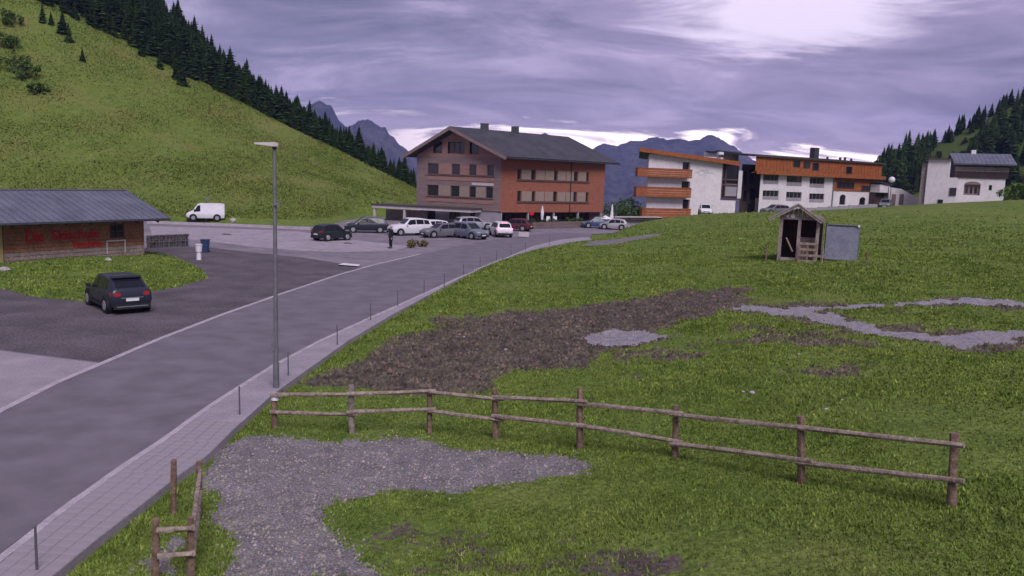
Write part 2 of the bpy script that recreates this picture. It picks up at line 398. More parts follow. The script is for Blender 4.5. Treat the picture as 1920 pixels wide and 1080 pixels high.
M['stone'] = mat('field_stone', (.30, .27, .28), (.50, .45, .46), 4, .9, .4, 20)
M['clod'] = mat('soil_clods', (.064, .053, .056), (.160, .133, .132), 1.2, .95, spec=.1, isl=.5)
M['rockdark'] = mat('dark_stone', (.08, .07, .075), (.16, .14, .15), 4, .9, .4, 20)
M['blue'] = mat('blue_plastic', (.035, .055, .13), (.05, .075, .17), 3, .5)
M['panel'] = mat('blue_grey_panel', (.19, .19, .26), (.26, .26, .34), 1.2, .7, .2, 20, fine=(9, .2))
M['yellow'] = mat('weathered_yellow_paint', (.42, .33, .14), (.52, .43, .22), 4, .8)
M['tail'] = mat('tail_light', (.35, .02, .02), rough=.25)
M['tail_lit'] = glow('brake_light_lit', (1.0, .10, .22), 3.0)
M['lamp'] = mat('head_light', (.6, .6, .65), rough=.15)
def paint(name, c): return mat(name, c, tuple(v * 1.12 for v in c), 2, .32, spec=.5)

# ------------------------------------------------------------------ mesh builder
class MB:
    def __init__(s): s.v = []; s.f = []
    def add(s, vs, fs):
        o = len(s.v); s.v += [tuple(map(float, p)) for p in vs]; s.f += [tuple(i + o for i in f) for f in fs]; return s
    def quad(s, a, b, c, d): return s.add([a, b, c, d], [(0, 1, 2, 3)])
    def hexa(s, p):   # p: 8 points, bottom ring 0..3, top ring 4..7
        return s.add(p, [(3, 2, 1, 0), (4, 5, 6, 7), (0, 1, 5, 4), (1, 2, 6, 5), (2, 3, 7, 6), (3, 0, 4, 7)])
    def box(s, x0, x1, y0, y1, z0, z1):
        return s.hexa([(x0, y0, z0), (x1, y0, z0), (x1, y1, z0), (x0, y1, z0), (x0, y0, z1), (x1, y0, z1), (x1, y1, z1), (x0, y1, z1)])
    def bar(s, a, b, w, h=None, up=(0, 0, 1)):
        a = np.array(a, float); b = np.array(b, float); h = h or w
        d = b - a; d /= np.linalg.norm(d)
        u = np.cross(np.array(up, float), d)
        if np.linalg.norm(u) < 1e-4: u = np.cross((1, 0, 0), d)
        u /= np.linalg.norm(u); v = np.cross(d, u)
        q = lambda c: [c - u * w / 2 - v * h / 2, c + u * w / 2 - v * h / 2, c + u * w / 2 + v * h / 2, c - u * w / 2 + v * h / 2]
        return s.hexa(q(a) + q(b))
    def tube(s, a, b, r0, r1=None, n=8, caps=True, wob=0):
        a = np.array(a, float); b = np.array(b, float); r1 = r0 if r1 is None else r1
        d = b - a; d /= np.linalg.norm(d)
        u = np.cross(d, (0, 0, 1))
        if np.linalg.norm(u) < 1e-3: u = np.array([1.0, 0, 0])
        u /= np.linalg.norm(u); v = np.cross(d, u)
        vs = []
        for c, r in ((a, r0), (b, r1)):
            for k in range(n):
                t = 2 * math.pi * k / n; rr = r * (1 + random.uniform(-wob, wob))
                vs.append(c + (u * math.cos(t) + v * math.sin(t)) * rr)
        fs = [(k, (k + 1) % n, n + (k + 1) % n, n + k) for k in range(n)]
        if caps: fs += [tuple(range(n - 1, -1, -1)), tuple(range(n, 2 * n))]
        return s.add(vs, fs)
    def log(s, a, b, r0, r1, n=8, seg=6, bend=.03, rough=.12):
        """an uneven round pole"""
        a = np.array(a, float); b = np.array(b, float)
        d = b - a; L = np.linalg.norm(d); d /= L
        u = np.cross(d, (0, 0, 1))
        if np.linalg.norm(u) < 1e-3: u = np.array([1.0, 0, 0])
        u /= np.linalg.norm(u); v = np.cross(d, u)
        o = len(s.v); ba, bb = random.uniform(-bend, bend), random.uniform(-bend, bend)
        for i in range(seg + 1):
            t = i / seg
            c = a + d * L * t + (u * ba + v * bb) * math.sin(math.pi * t) * L * .5
            for k in range(n):
                an = 2 * math.pi * k / n
                r = (r0 + (r1 - r0) * t) * (1 + random.uniform(-rough, rough))
                s.v.append(tuple(c + (u * math.cos(an) + v * math.sin(an)) * r))
        for i in range(seg):
            for k in range(n):
                s.f.append((o + i * n + k, o + i * n + (k + 1) % n, o + (i + 1) * n + (k + 1) % n, o + (i + 1) * n + k))
        s.f.append(tuple(o + k for k in range(n - 1, -1, -1))); s.f.append(tuple(o + seg * n + k for k in range(n)))
        return s
    def prism(s, poly, z0, z1):
        n = len(poly)
        return s.add([(x, y, z0) for x, y in poly] + [(x, y, z1) for x, y in poly],
                     [tuple(range(n - 1, -1, -1)), tuple(range(n, 2 * n))] + [(k, (k + 1) % n, n + (k + 1) % n, n + k) for k in range(n)])
    def mesh(s, name, origin=(0, 0, 0)):
        me = bpy.data.meshes.new(name)
        o = np.array(origin, float)
        me.from_pydata([tuple(np.array(p) - o) for p in s.v], [], s.f); me.update()
        return me
    def build(s, name, m, parent=None, smooth=None, label=None, **props):
        org = parent['_o'] if parent is not None and '_o' in parent else (0, 0, 0)
        me = s.mesh(name, org)
        for q in (m if isinstance(m, (list, tuple)) else [m]): me.materials.append(q)
        if smooth is not None:
            me.polygons.foreach_set('use_smooth', [True] * len(me.polygons)); me.set_sharp_from_angle(angle=R(smooth))
        o = bpy.data.objects.new(name, me); COL.objects.link(o)
        if parent is not None:
            o.parent = parent
            if '_o' in parent: o['_o'] = parent['_o']
        if label: o['label'] = label
        for k, v in props.items(): o[k] = v
        return o
def tag(o, label, cat, group=None):
    o['label'] = label; o['category'] = cat
    if group: o['group'] = group
    return o
def thing(name, label, cat, loc=(0, 0, 0), group=None, local=False, rz=0.0):
    o = bpy.data.objects.new(name, None); COL.objects.link(o)
    o.location = [float(c) for c in loc]; o.rotation_euler = (0, 0, rz); o.empty_display_size = .3
    if not local: o['_o'] = [float(c) for c in loc]
    return tag(o, label, cat, group)
def np_mesh(name, V, Fq, mats, attrs=None):
    me = bpy.data.meshes.new(name)
    V = np.asarray(V, np.float32); Fq = np.asarray(Fq, np.int32)
    k = Fq.shape[1]
    me.vertices.add(len(V)); me.vertices.foreach_set('co', V.ravel())
    me.loops.add(Fq.size); me.loops.foreach_set('vertex_index', Fq.ravel())
    me.polygons.add(len(Fq)); me.polygons.foreach_set('loop_start', np.arange(0, Fq.size, k, dtype=np.int32))
    for q in mats: me.materials.append(q)
    if attrs:
        for an, av in attrs.items():
            a = me.attributes.new(an, 'FLOAT', 'POINT'); a.data.foreach_set('value', np.asarray(av, np.float32))
    me.update(calc_edges=True)
    return me
def link(name, me, **props):
    o = bpy.data.objects.new(name, me); COL.objects.link(o)
    for k, v in props.items(): o[k] = v
    return o

# ------------------------------------------------------------------ ground, one sheet split by what covers it
ang = np.concatenate([np.arange(-180, -42, 6.0), np.arange(-42, 42, .2), np.arange(42, 180, 6.0), [180.0]])
ang = R(1) * ang
rad = np.concatenate([[.5, 2, 4], np.geomspace(6, 420, 345), np.geomspace(480, 3150, 10)])
AA, RR = np.meshgrid(ang, rad)
GX, GY = RR * np.sin(AA), RR * np.cos(AA)
gx, gy = GX.ravel(), GY.ravel()
gzv = height(gx, gy)
gzv = np.where(np.hypot(gx, gy) > 420, np.minimum(gzv, -60 - .02 * (np.hypot(gx, gy) - 420)), gzv)
na, nr = len(ang), len(rad)
ii, jj = np.meshgrid(np.arange(nr - 1), np.arange(na - 1), indexing='ij')
q = np.stack([ii * na + jj, ii * na + jj + 1, (ii + 1) * na + jj + 1, (ii + 1) * na + jj], -1).reshape(-1, 4)[:, ::-1]
gV = np.stack([gx, gy, gzv], -1)
soil = mudmask(gx, gy)
_g, _gk = gravelmask(gx, gy)
fc = gV[q].mean(1)
qg = _g[q].mean(1); qk = np.maximum.reduce([_gk[q[:, 0]], _gk[q[:, 1]], _gk[q[:, 2]], _gk[q[:, 3]]])
qs = soil[q].mean(1)
cls = np.zeros(len(q), int)
cls[(qs > .85)] = 4
cls[(qg > 0) & (qk == 1)] = 1
cls[(qg > 0) & (qk == 2)] = 2
cls[(hill_left(fc[:, 0], fc[:, 1]) > .15) & (fc[:, 1] > 60) & (fc[:, 0] < 30)] = 3
cls[(hill_right(fc[:, 0], fc[:, 1]) > 2) & (fc[:, 1] > 150) & (fc[:, 0] > 60)] = 5
for c, nm, mm in ((0, 'meadow', 'meadow'), (1, 'gravel_path', 'gravel'), (2, 'gravel_track', 'track'), (3, 'grassy_hillside', 'hill'), (4, 'muddy_ground', 'meadow'), (5, 'wooded_hillside', 'hill_far')):
    sel = q[cls == c]
    if not len(sel): continue
    used, inv = np.unique(sel, return_inverse=True)
    me = np_mesh(nm, gV[used], inv.reshape(-1, 4), [M[mm]], {'soil': soil[used]})
    me.polygons.foreach_set('use_smooth', [True] * len(me.polygons))
    link(nm, me, kind='structure')

# flat sheets: road, pavement, parking, gravel lot
def sheet(name, poly, z, m, **props):
    import bmesh
    bm = bmesh.new()
    bm.faces.new([bm.verts.new((x, y, z)) for x, y in poly])
    bmesh.ops.triangulate(bm, faces=bm.faces[:])
    bmesh.ops.recalc_face_normals(bm, faces=bm.faces[:])
    for f in bm.faces:
        if f.normal.z < 0: f.normal_flip()
    me = bpy.data.meshes.new(name); bm.to_mesh(me); bm.free(); me.materials.append(M[m])
    return link(name, me, kind='structure', **props)
foot = [(-95, 42), (-70, 69), (-43.5, 99.5), (-16.5, 129.5), (-2, 130)]
park = [(-95, 20)] + [(-60, 6)] + ROAD_L[:1] + [] 
parking_poly = ROAD_L + pl([(1100, 440)]) + [tuple(at_depth(1150, 437, 97)[:2]), tuple(at_depth(1190, 425, 109)[:2]), tuple(at_depth(1238, 412, 119)[:2]), (30, 131)] + foot[::-1] + [(-95, 8)]
# island is ground standing above the sheet
sheet('parking_lot', parking_poly, .0, 'asphalt2')
road_poly = ROAD_L + pl([(1060, 436), (1110, 440)]) + KERB[::-1] 
sheet('road', road_poly, .008, 'asphalt')
lot_poly = [tuple(on_z(a, b)[:2]) for a, b in [(-300, 700), (0, 656), (190, 680)]] + ROAD_L[3:8] + pl([(690, 502), (640, 494), (560, 482), (470, 473), (385, 463), (300, 462), (240, 470), (-300, 505)])
sheet('gravel_lot', lot_poly, .004, 'lot')
sheet('forecourt', pl([(280, 424), (420, 428), (560, 434), (600, 440), (640, 447), (770, 462), (740, 470), (640, 473), (560, 470), (470, 462), (385, 452), (285, 442)]), .004, 'forecourt')
sheet('concrete_apron', pl([(-400, 720), (0, 659), (188, 682), (100, 722), (0, 774), (-400, 945)]), .012, 'concrete')

# pavement with kerb stones and pavers
n = 0
def resample(p, step):
    p = np.array(p); d = np.concatenate([[0], np.cumsum(np.hypot(*np.diff(p, axis=0).T))])
    s = np.arange(0, d[-1], step)
    return np.stack([np.interp(s, d, p[:, 0]), np.interp(s, d, p[:, 1])], -1)
kr = resample(KERB, .25); wr = resample(WALK_OUT, .25)
def nearest(P, pts): return pts[np.argmin(((pts - P) ** 2).sum(1))]
walk = thing('pavement', 'pale pavement with granite kerb beside the road', 'pavement')
del walk['category']; walk['kind'] = 'structure'
mb = MB()
inner = []
for i in range(len(kr)):
    o = nearest(kr[i], wr); w = o - kr[i]; L = np.linalg.norm(w)
    inner.append((kr[i] + w / max(L, .1) * .16, o))
for i in range(len(kr) - 1):
    a, b = inner[i]; c, d = inner[i + 1]
    mb.quad((*a, .115), (*c, .115), (*d, .115), (*b, .115)); mb.quad((*b, .115), (*d, .115), (*d, -.1), (*b, -.1))
mb.build('walking_surface', M['concrete'], walk)
stone_me = None
kerb_len = .98
kp = resample(KERB, 1.0)
far_kerb = MB()
for i in range(len(kp) - 1):
    a, b = kp[i], kp[i + 1]
    o = nearest((a + b) / 2, wr) - (a + b) / 2; o = o / max(np.linalg.norm(o), .05)
    d = (b - a) / np.linalg.norm(b - a)
    nrm = np.array([-d[1], d[0]]); nrm = nrm if nrm @ o > 0 else -nrm
    a2 = a + d * .008; b2 = b - d * .008; zt = .122 + random.uniform(-.006, .006)
    t = far_kerb if i > 55 else MB()
    t.hexa([(*a2, -.1), (*b2, -.1), (*(b2 + nrm * .155), -.1), (*(a2 + nrm * .155), -.1), (*a2, zt), (*b2, zt), (*(b2 + nrm * .155), zt), (*(a2 + nrm * .155), zt)])
    if i <= 55: t.build('kerb_stone', M['kerb'], walk)
far_kerb.build('far_kerb', M['kerb'], walk, kind='stuff')
# nearest pavers, one by one
pv = MB().box(-.118, .118, -.098, .098, 0, .03); pme = pv.mesh('paver'); pme.materials.append(M['paver'])
cnt = 0
for i in range(0, len(kr)):
    if kr[i][1] < 9.5 or kr[i][1] > 19: continue
    if i % 1: continue
    a, o = inner[i]; w = o - a; L = np.linalg.norm(w); u = w / L
    k = int(L / .25)
    for j in range(k):
        if cnt >= 290: break
        p = a + u * ((j + .5) * L / k)
        ob = bpy.data.objects.new('paver', pme); COL.objects.link(ob); ob.parent = walk
        ob.location = (p[0], p[1], .092 + random.uniform(0, .004)); ob.rotation_euler = (0, 0, math.atan2(u[1], u[0])); ob.scale = (L / k / .25, 1.17, 1)
        cnt += 1
# edging stones on the far side of the road
edge = thing('road_edging', 'flush pale edging stones along the left side of the road', 'edging'); del edge['category']; edge['kind'] = 'structure'
ep = resample(ROAD_L, 1.0)
for i in range(4, min(len(ep) - 1, 90)):
    a, b = ep[i], ep[i + 1]; d = (b - a) / np.linalg.norm(b - a); nn = np.array([-d[1], d[0]])
    if a[1] < 12 or a[1] > 62: continue
    t = MB().hexa([(*(a + d * .01), -.05), (*(b - d * .01), -.05), (*(b - d * .01 + nn * .20), -.05), (*(a + d * .01 + nn * .20), -.05)] + [(*(p), .022 + random.uniform(0, .008)) for p in (a + d * .01, b - d * .01, b - d * .01 + nn * .20, a + d * .01 + nn * .20)])
    t.build('edging_stone', M['kerb'], edge)
# dark bitumen joint where the asphalt meets the kerb
gm = MB(); kg = resample(KERB, .5)
for a, b in zip(kg, kg[1:]):
    if a[1] > 75: break
    w = .10 + .05 * float(vnoise(a[1] * .7, 0, 77)); d = (b - a) / np.linalg.norm(b - a); nn = np.array([-d[1], d[0]])
    if nn @ (nearest(a, wr) - a) > 0: nn = -nn
    gm.quad((*a, .0125), (*(a + nn * w), .0125), (*(b + nn * w), .0125), (*b, .0125))
gm.build('road_joint', mat('bitumen_joint', (.060, .052, .062), (.10, .088, .10), 2, .9), kind='structure')
# low kerb at the back of the parking lot
kb = thing('parking_kerb', 'long pale kerb at the foot of the grassy hill behind the parking lot', 'kerb'); del kb['category']; kb['kind'] = 'structure'
bk = resample([p for p in pl([(276, 419), (400, 423), (500, 427), (596, 432)])], 2.0)
for i in range(len(bk) - 1):
    a, b = bk[i], bk[i + 1]; d = (b - a) / np.linalg.norm(b - a); nn = np.array([-d[1], d[0]]); b = b - d * .02
    MB().hexa([(*a, -.05), (*b, -.05), (*(b + nn * .3), -.05), (*(a + nn * .3), -.05), (*a, .26), (*b, .26), (*(b + nn * .3), .26), (*(a + nn * .3), .26)]).build('kerb_stone', M['kerb'], kb)

# ------------------------------------------------------------------ walls measured from the photograph
class Wall:
    def __init__(s, p0, p1, z=0.0):
        s.p = np.array([p0[0], p0[1], 0.0]); d = np.array([p1[0] - p0[0], p1[1] - p0[1], 0.0]); s.L = np.linalg.norm(d); s.u = d / s.L
        s.n = np.array([s.u[1], -s.u[0], 0.0]); s.z = z
    def P(s, u, z, o=0.0): return s.p + s.u * u + s.n * o + np.array([0, 0, z])
    def px(s, a, b, o=0.0):
        d = ray(a, b); q0 = s.p + s.n * o
        t = ((q0 - CAM) @ s.n) / (d @ s.n); X = CAM + d * t
        return float((X - s.p) @ s.u), float(X[2])
    def rect(s, x0, y0, x1, y1, o=0.0):
        xm, ym = (x0 + x1) / 2, (y0 + y1) / 2
        return s.px(x0, ym, o)[0], s.px(x1, ym, o)[0], s.px(xm, y1, o)[1], s.px(xm, y0, o)[1]
    def box(s, mb, u0, u1, z0, z1, o0, o1):
        return mb.hexa([s.P(u0, z0, o1), s.P(u1, z0, o1), s.P(u1, z0, o0), s.P(u0, z0, o0), s.P(u0, z1, o1), s.P(u1, z1, o1), s.P(u1, z1, o0), s.P(u0, z1, o0)])
    def face(s, mb, u0, u1, z0, z1, holes=(), o=0.0, depth=.22):
        us = sorted({u0, u1, *[h[0] for h in holes], *[h[1] for h in holes]}); zs = sorted({z0, z1, *[h[2] for h in holes], *[h[3] for h in holes]})
        us = [u for u in us if u0 <= u <= u1]; zs = [z for z in zs if z0 <= z <= z1]
        for a, b in zip(us, us[1:]):
            for c, d in zip(zs, zs[1:]):
                um, zm = (a + b) / 2, (c + d) / 2
                if any(h[0] < um < h[1] and h[2] < zm < h[3] for h in holes): continue
                mb.quad(s.P(a, c, o), s.P(b, c, o), s.P(b, d, o), s.P(a, d, o))
        for a, b, c, d in holes:
            e = o - depth
            mb.quad(s.P(a, c, o), s.P(a, c, e), s.P(b, c, e), s.P(b, c, o)); mb.quad(s.P(a, d, o), s.P(b, d, o), s.P(b, d, e), s.P(a, d, e))
            mb.quad(s.P(a, c, o), s.P(a, d, o), s.P(a, d, e), s.P(a, c, e)); mb.quad(s.P(b, c, o), s.P(b, c, e), s.P(b, d, e), s.P(b, d, o))
        return mb
def window(w, r, parent, fr='frame', nx=2, nz=1, depth=.2, o=0.0, fw=.07, pane='glass', bars=True):
    """a window set back in its opening: frame, bars and pane"""
    u0, u1, z0, z1 = r
    m = MB(); e = o - depth
    w.box(m, u0, u1, z0, z0 + fw, e, e + .08); w.box(m, u0, u1, z1 - fw, z1, e, e + .08)
    w.box(m, u0, u0 + fw, z0 + fw, z1 - fw, e, e + .08); w.box(m, u1 - fw, u1, z0 + fw, z1 - fw, e, e + .08)
    for k in range(1, nx):
        c = u0 + (u1 - u0) * k / nx; w.box(m, c - fw / 2, c + fw / 2, z0 + fw, z1 - fw, e, e + .07)
    for k in range(1, nz):
        c = z0 + (z1 - z0) * k / nz; w.box(m, u0 + fw, u1 - fw, c - fw / 2, c + fw / 2, e, e + .06)
    f = m.build('window', M[fr], parent)
    MB().quad(w.P(u0, z0, e + .01), w.P(u1, z0, e + .01), w.P(u1, z1, e + .01), w.P(u0, z1, e + .01)).build('pane', M[pane], f)
    return f
def planes_roof(mb, a, b, c, d, th=.22):
    """a thick roof slab through four points"""
    a, b, c, d = map(lambda p: np.array(p, float), (a, b, c, d))
    nn = np.cross(b - a, d - a); nn /= np.linalg.norm(nn); nn = nn if nn[2] > 0 else -nn
    return mb.hexa([a - nn * th, b - nn * th, c - nn * th, d - nn * th, a, b, c, d])

# ------------------------------------------------------------------ wooden hotel
def hotel():
    C = at_depth(937, 412, 104); L_ = at_depth(780, 412, 109); Rr = at_depth(1130, 410, 117)
    C[2] = L_[2] = Rr[2] = 0
    A = Wall(L_, C); B = Wall(C, Rr)
    t = thing('wooden_hotel', 'four storey timber clad hotel with grey gable, reddish long side and dark pitched roof', 'hotel', (C[0], C[1], 0))
    zg = A.px(860, 392)[1]          # top of ground floor
    zgB = B.px(1030, 398)[1]
    zeA = A.px(782, 284)[1]; zeB = B.px(937, 292)[1]; ze = (zeA + zeB) / 2
    uap, zap = A.px(853, 243)
    # holes of the gable
    hA = [A.rect(*r) for r in [(813, 265, 829, 287), (840, 266, 871, 288), (881, 265, 898, 287)]]
    r2 = [(802, 306, 822, 328), (847, 309, 862, 328), (880, 308, 893, 328), (914, 308, 926, 329)]
    r3 = [(801, 347, 822, 369), (845, 349, 861, 369), (880, 349, 892, 369), (911, 350, 924, 371)]
    def row(W, rs):
        out = [W.rect(*r) for r in rs]
        z0 = sum(h[2] for h in out) / len(out); z1 = sum(h[3] for h in out) / len(out)
        return [(h[0], h[1], z0, z1) for h in out]
    h2, h3 = row(A, r2), row(A, r3)
    zt = h2[0][3] + .9
    m = MB(); A.face(m, 0, A.L, zg, zt, h2 + h3)
    m.build('grey_wall', M['wood_grey'], t, label='weathered grey boarded gable wall')
    m = MB()
    zmid = hA[1][3] + .02
    zt2 = min(ze, hA[0][2] - .2)
    hA = [(h[0], h[1], hA[1][2], hA[1][3]) for h in hA]
    A.face(m, 0, A.L, zt, ze, [h for h in hA if h[2] > zt and h[3] < ze], o=.02)
    # upper gable: strips between the rakes around the openings
    inside = [h for h in hA if h[3] >= ze]
    def rake(u): return ze + (zap - ze) * (u / uap if u < uap else (A.L - u) / (A.L - uap))
    us = sorted({0, A.L, uap, *[h[0] for h in hA], *[h[1] for h in hA]})
    for a, b in zip(us, us[1:]):
        hh = [h for h in inside if h[0] <= (a + b) / 2 <= h[1]]
        zb = ze
        if hh:
            if hh[0][2] > ze: m.quad(A.P(a, ze, .02), A.P(b, ze, .02), A.P(b, hh[0][2], .02), A.P(a, hh[0][2], .02))
            zb = hh[0][3]
        m.quad(A.P(a, zb, .02), A.P(b, zb, .02), A.P(b, max(rake(b), zb), .02), A.P(a, max(rake(a), zb), .02))
    if inside:
        lo = [h for h in inside if h[2] < ze]
        if lo:
            m2 = MB(); A.face(m2, 0, A.L, zt, ze, [(h[0], h[1], h[2], ze) for h in lo], o=.02); m.v = [v for v in m.v]; 
            m3 = MB(); m3.v, m3.f = m2.v, m2.f
            # replace the plain band with the one that has openings
            m4 = MB()
            for a, b in zip(us, us[1:]):
                hh = [h for h in inside if h[0] <= (a + b) / 2 <= h[1]]
                zb = hh[0][3] if hh else ze
                m4.quad(A.P(a, zb, .02), A.P(b, zb, .02), A.P(b, max(rake(b), zb), .02), A.P(a, max(rake(a), zb), .02))
            m4.add(m3.v, m3.f); m = m4
    m.build('gable_wall', M['wood_pink'], t, label='pinkish boarded upper gable')
    for h, k in zip(hA, (1, 3, 1)): window(A, h, t, nx=k, depth=.3)
    for h in h2 + h3: window(A, h, t, nx=1)
    for hs in (h2, h3):
        for a, b in zip(hs, hs[1:]):
            sh = MB(); A.box(sh, a[1] + .05, b[0] - .05, a[2] + .05, a[3] - .04, .01, .06); sh.build('shutter', M['shutter' if hs is h3 else 'wood_pink'], t)
        s = MB(); A.box(s, hs[0][0] - .1, hs[-1][1] + .1, hs[0][2] - .16, hs[0][2] - .03, .0, .12); s.build('sill', M['frame'], t)
        s = MB(); A.box(s, hs[0][0] - .1, hs[-1][1] + .1, hs[0][2] - .75, hs[0][2] - .2, .0, .05); s.build('spandrel', M['wood_pink'], t)
    s = MB(); r = A.rect(885, 343, 926, 348); A.box(s, r[0], r[1], r[2], r[3], 0, .10); s.build('sign_board', M['fascia_pale'], t)
    # long side
    s2 = [(970, 314, 977, 334), (996, 316, 1004, 335), (1039, 320, 1045, 338), (1076, 324, 1083, 343), (1099, 326, 1104, 344)]
    s3 = [(970, 355, 977, 376), (997, 357, 1003, 376), (1037, 359, 1044, 379), (1075, 362, 1081, 380), (1098, 363, 1103, 381)]
    k2, k3 = row(B, s2), row(B, s3)
    m = MB(); B.face(m, 0, B.L, zgB, ze + .2, k2 + k3); m.build('red_wall', M['wood_red'], t, label='reddish boarded long wall')
    for h in k2 + k3: window(B, h, t, nx=1)
    for hs in (k2, k3):
        for a, b in zip(hs, hs[1:]):
            gapw = b[0] - a[1]
            npan = 2 if gapw > 2.6 else 1
            for j in range(npan):
                u0 = a[1] + gapw * j / npan + .06; u1 = a[1] + gapw * (j + 1) / npan - .06
                sh = MB(); B.box(sh, u0, u1, a[2] + .05, a[3] - .04, .01, .07); sh.build('shutter', M['shutter'], t)
        s = MB(); B.box(s, hs[0][0] - .1, hs[-1][1] + .1, hs[0][2] - .16, hs[0][2] - .02, 0, .12); s.build('sill', M['frame'], t)
    dp = MB(); r = B.rect(1068, 345, 1070, 395); B.box(dp, r[0], r[0] + .12, zgB, ze, .01, .11); dp.build('downpipe', M['metal_dark'], t)
    # back walls so it is closed
    dvec = B.u * B.L; back = MB()
    Lb = A.P(0, 0) + dvec
    Bk = Wall(Rr, Lb); Lw = Wall(Lb, L_)
    Bk.face(back, 0, Bk.L, 0, ze); Lw.face(back, 0, Lw.L, 0, ze)
    back.add([Bk.P(0, ze), Bk.P(Bk.L, ze), A.P(uap, zap) + dvec], [(0, 1, 2)])
    back.build('rear_wall', M['wood_grey'], t)
    # ground floor, set back on the long side
    gh = [A.rect(841, 394, 862, 411), A.rect(880, 394, 890, 409), A.rect(786, 394, 815, 418)]
    m = MB(); A.face(m, 0, A.L, 0, zg, gh, o=-.15); A.box(m, 0, A.L, zg - .02, zg + .01, -.5, -.01)
    m.build('ground_floor_wall', M['grey_render'], t)
    for h in gh: window(A, h, t, nx=2, o=-.15)
    m = MB(); B.face(m, 0, B.L, 0, zgB, o=-2.0); m.add([B.P(0, zgB, .0), B.P(B.L, zgB, 0), B.P(B.L, zgB, -2), B.P(0, zgB, -2)], [(0, 1, 2, 3)])
    m.build('recessed_wall', M['wood_dark'], t)
    for k in range(7):
        u = B.L * (k + .15) / 7
        f = MB(); 
        window(B, (u, u + B.L / 9, .5, zgB - .3), t, nx=2, o=-1.8, depth=.1)
    for k in range(5):
        u = .3 + (B.L - .6) * k / 4
        p = MB(); B.box(p, u - .12, u + .12, 0, zgB, -.3, -.06); p.build('column', M['grey_render'], t)
    # roof
    ov = 1.35
    zr = zap + .35
    slL = (zap - ze) / uap; slR = (zap - ze) / (A.L - uap)
    fr = A.n * 1.5; bk = dvec + (-A.n) * 1.0
    rm = MB()
    ridge_f = A.P(uap, zr) + fr; ridge_b = A.P(uap, zr) + bk
    eR_f = A.P(A.L + ov, zr - slR * (A.L - uap + ov)) + fr; eR_b = eR_f - fr + bk
    eL_f = A.P(-ov, zr - slL * (uap + ov)) + fr; eL_b = eL_f - fr + bk
    eR_b = eR_b + B.u * .8; ridge_b = ridge_b + B.u * .8; eL_b = eL_b + B.u * .8
    planes_roof(rm, ridge_f, eR_f, eR_b, ridge_b, .28); planes_roof(rm, ridge_f, ridge_b, eL_b, eL_f, .28)
    roof = rm.build('roof', M['roof'], t)
    for a, b in ((ridge_f, eR_f), (ridge_f, eL_f)):
        v = MB(); v.bar(a - (0, 0, .27) + A.n * .05, b - (0, 0, .27) + A.n * .05, .09, .40); v.build('verge_board', M['wood_grey'], roof)
    g = MB(); g.tube(eR_f + B.n * .08 - (0, 0, .2), eR_b + B.n * .08 - (0, 0, .2), .09, n=6); g.build('gutter', M['metal_dark'], roof)
    for px in (908, 966):
        # chimney standing on the ridge
        best = None
        for k in np.linspace(0, 1, 200):
            p = ridge_f + (ridge_b - ridge_f) * k
            d = p - CAM; xx = 960 + F_PX * (d @ RIGHT) / (d @ FWD)
            if best is None or abs(xx - px) < best[0]: best = (abs(xx - px), p)
        p = best[1]; ch = MB(); ch.box(p[0] - .55, p[0] + .55, p[1] - .45, p[1] + .45, p[2] - .5, p[2] + .75)
        c = ch.build('chimney', M['roof'], roof)
    # entrance canopy
    c = thing('entrance_canopy', 'flat canopy on slim posts with pale edge in front of the timber hotel gable', 'canopy', tuple(at_depth(790, 420, 104)[:2]) + (0,))
    K = Wall(at_depth(697, 415, 107), at_depth(884, 415, 102)); r = K.rect(697, 389, 884, 394)
    zc1 = K.px(790, 388)[1]; zc0 = K.px(790, 394)[1]
    m = MB(); K.box(m, 0, K.L, zc0, zc1 - .06, -3.2, 0); m.build('slab', M['fascia_pale'], c)
    m = MB(); K.box(m, -.1, K.L + .1, zc1 - .055, zc1 + .12, -3.3, .1); m.build('roof', M['fascia'], c)
    for px in (701, 757):
        u = K.px(px, 405)[0]; p = MB(); K.box(p, u - .13, u + .13, 0, zc0 - .003, -.35, -.08); p.build('post', M['fascia_pale'], c)
    m = MB(); K.box(m, K.px(704, 400)[0], K.px(783, 400)[0], 0, zc0 - .25, -3.0, -2.8); m.build('back_wall', M['wood_old'], c)
    return t
hotel()

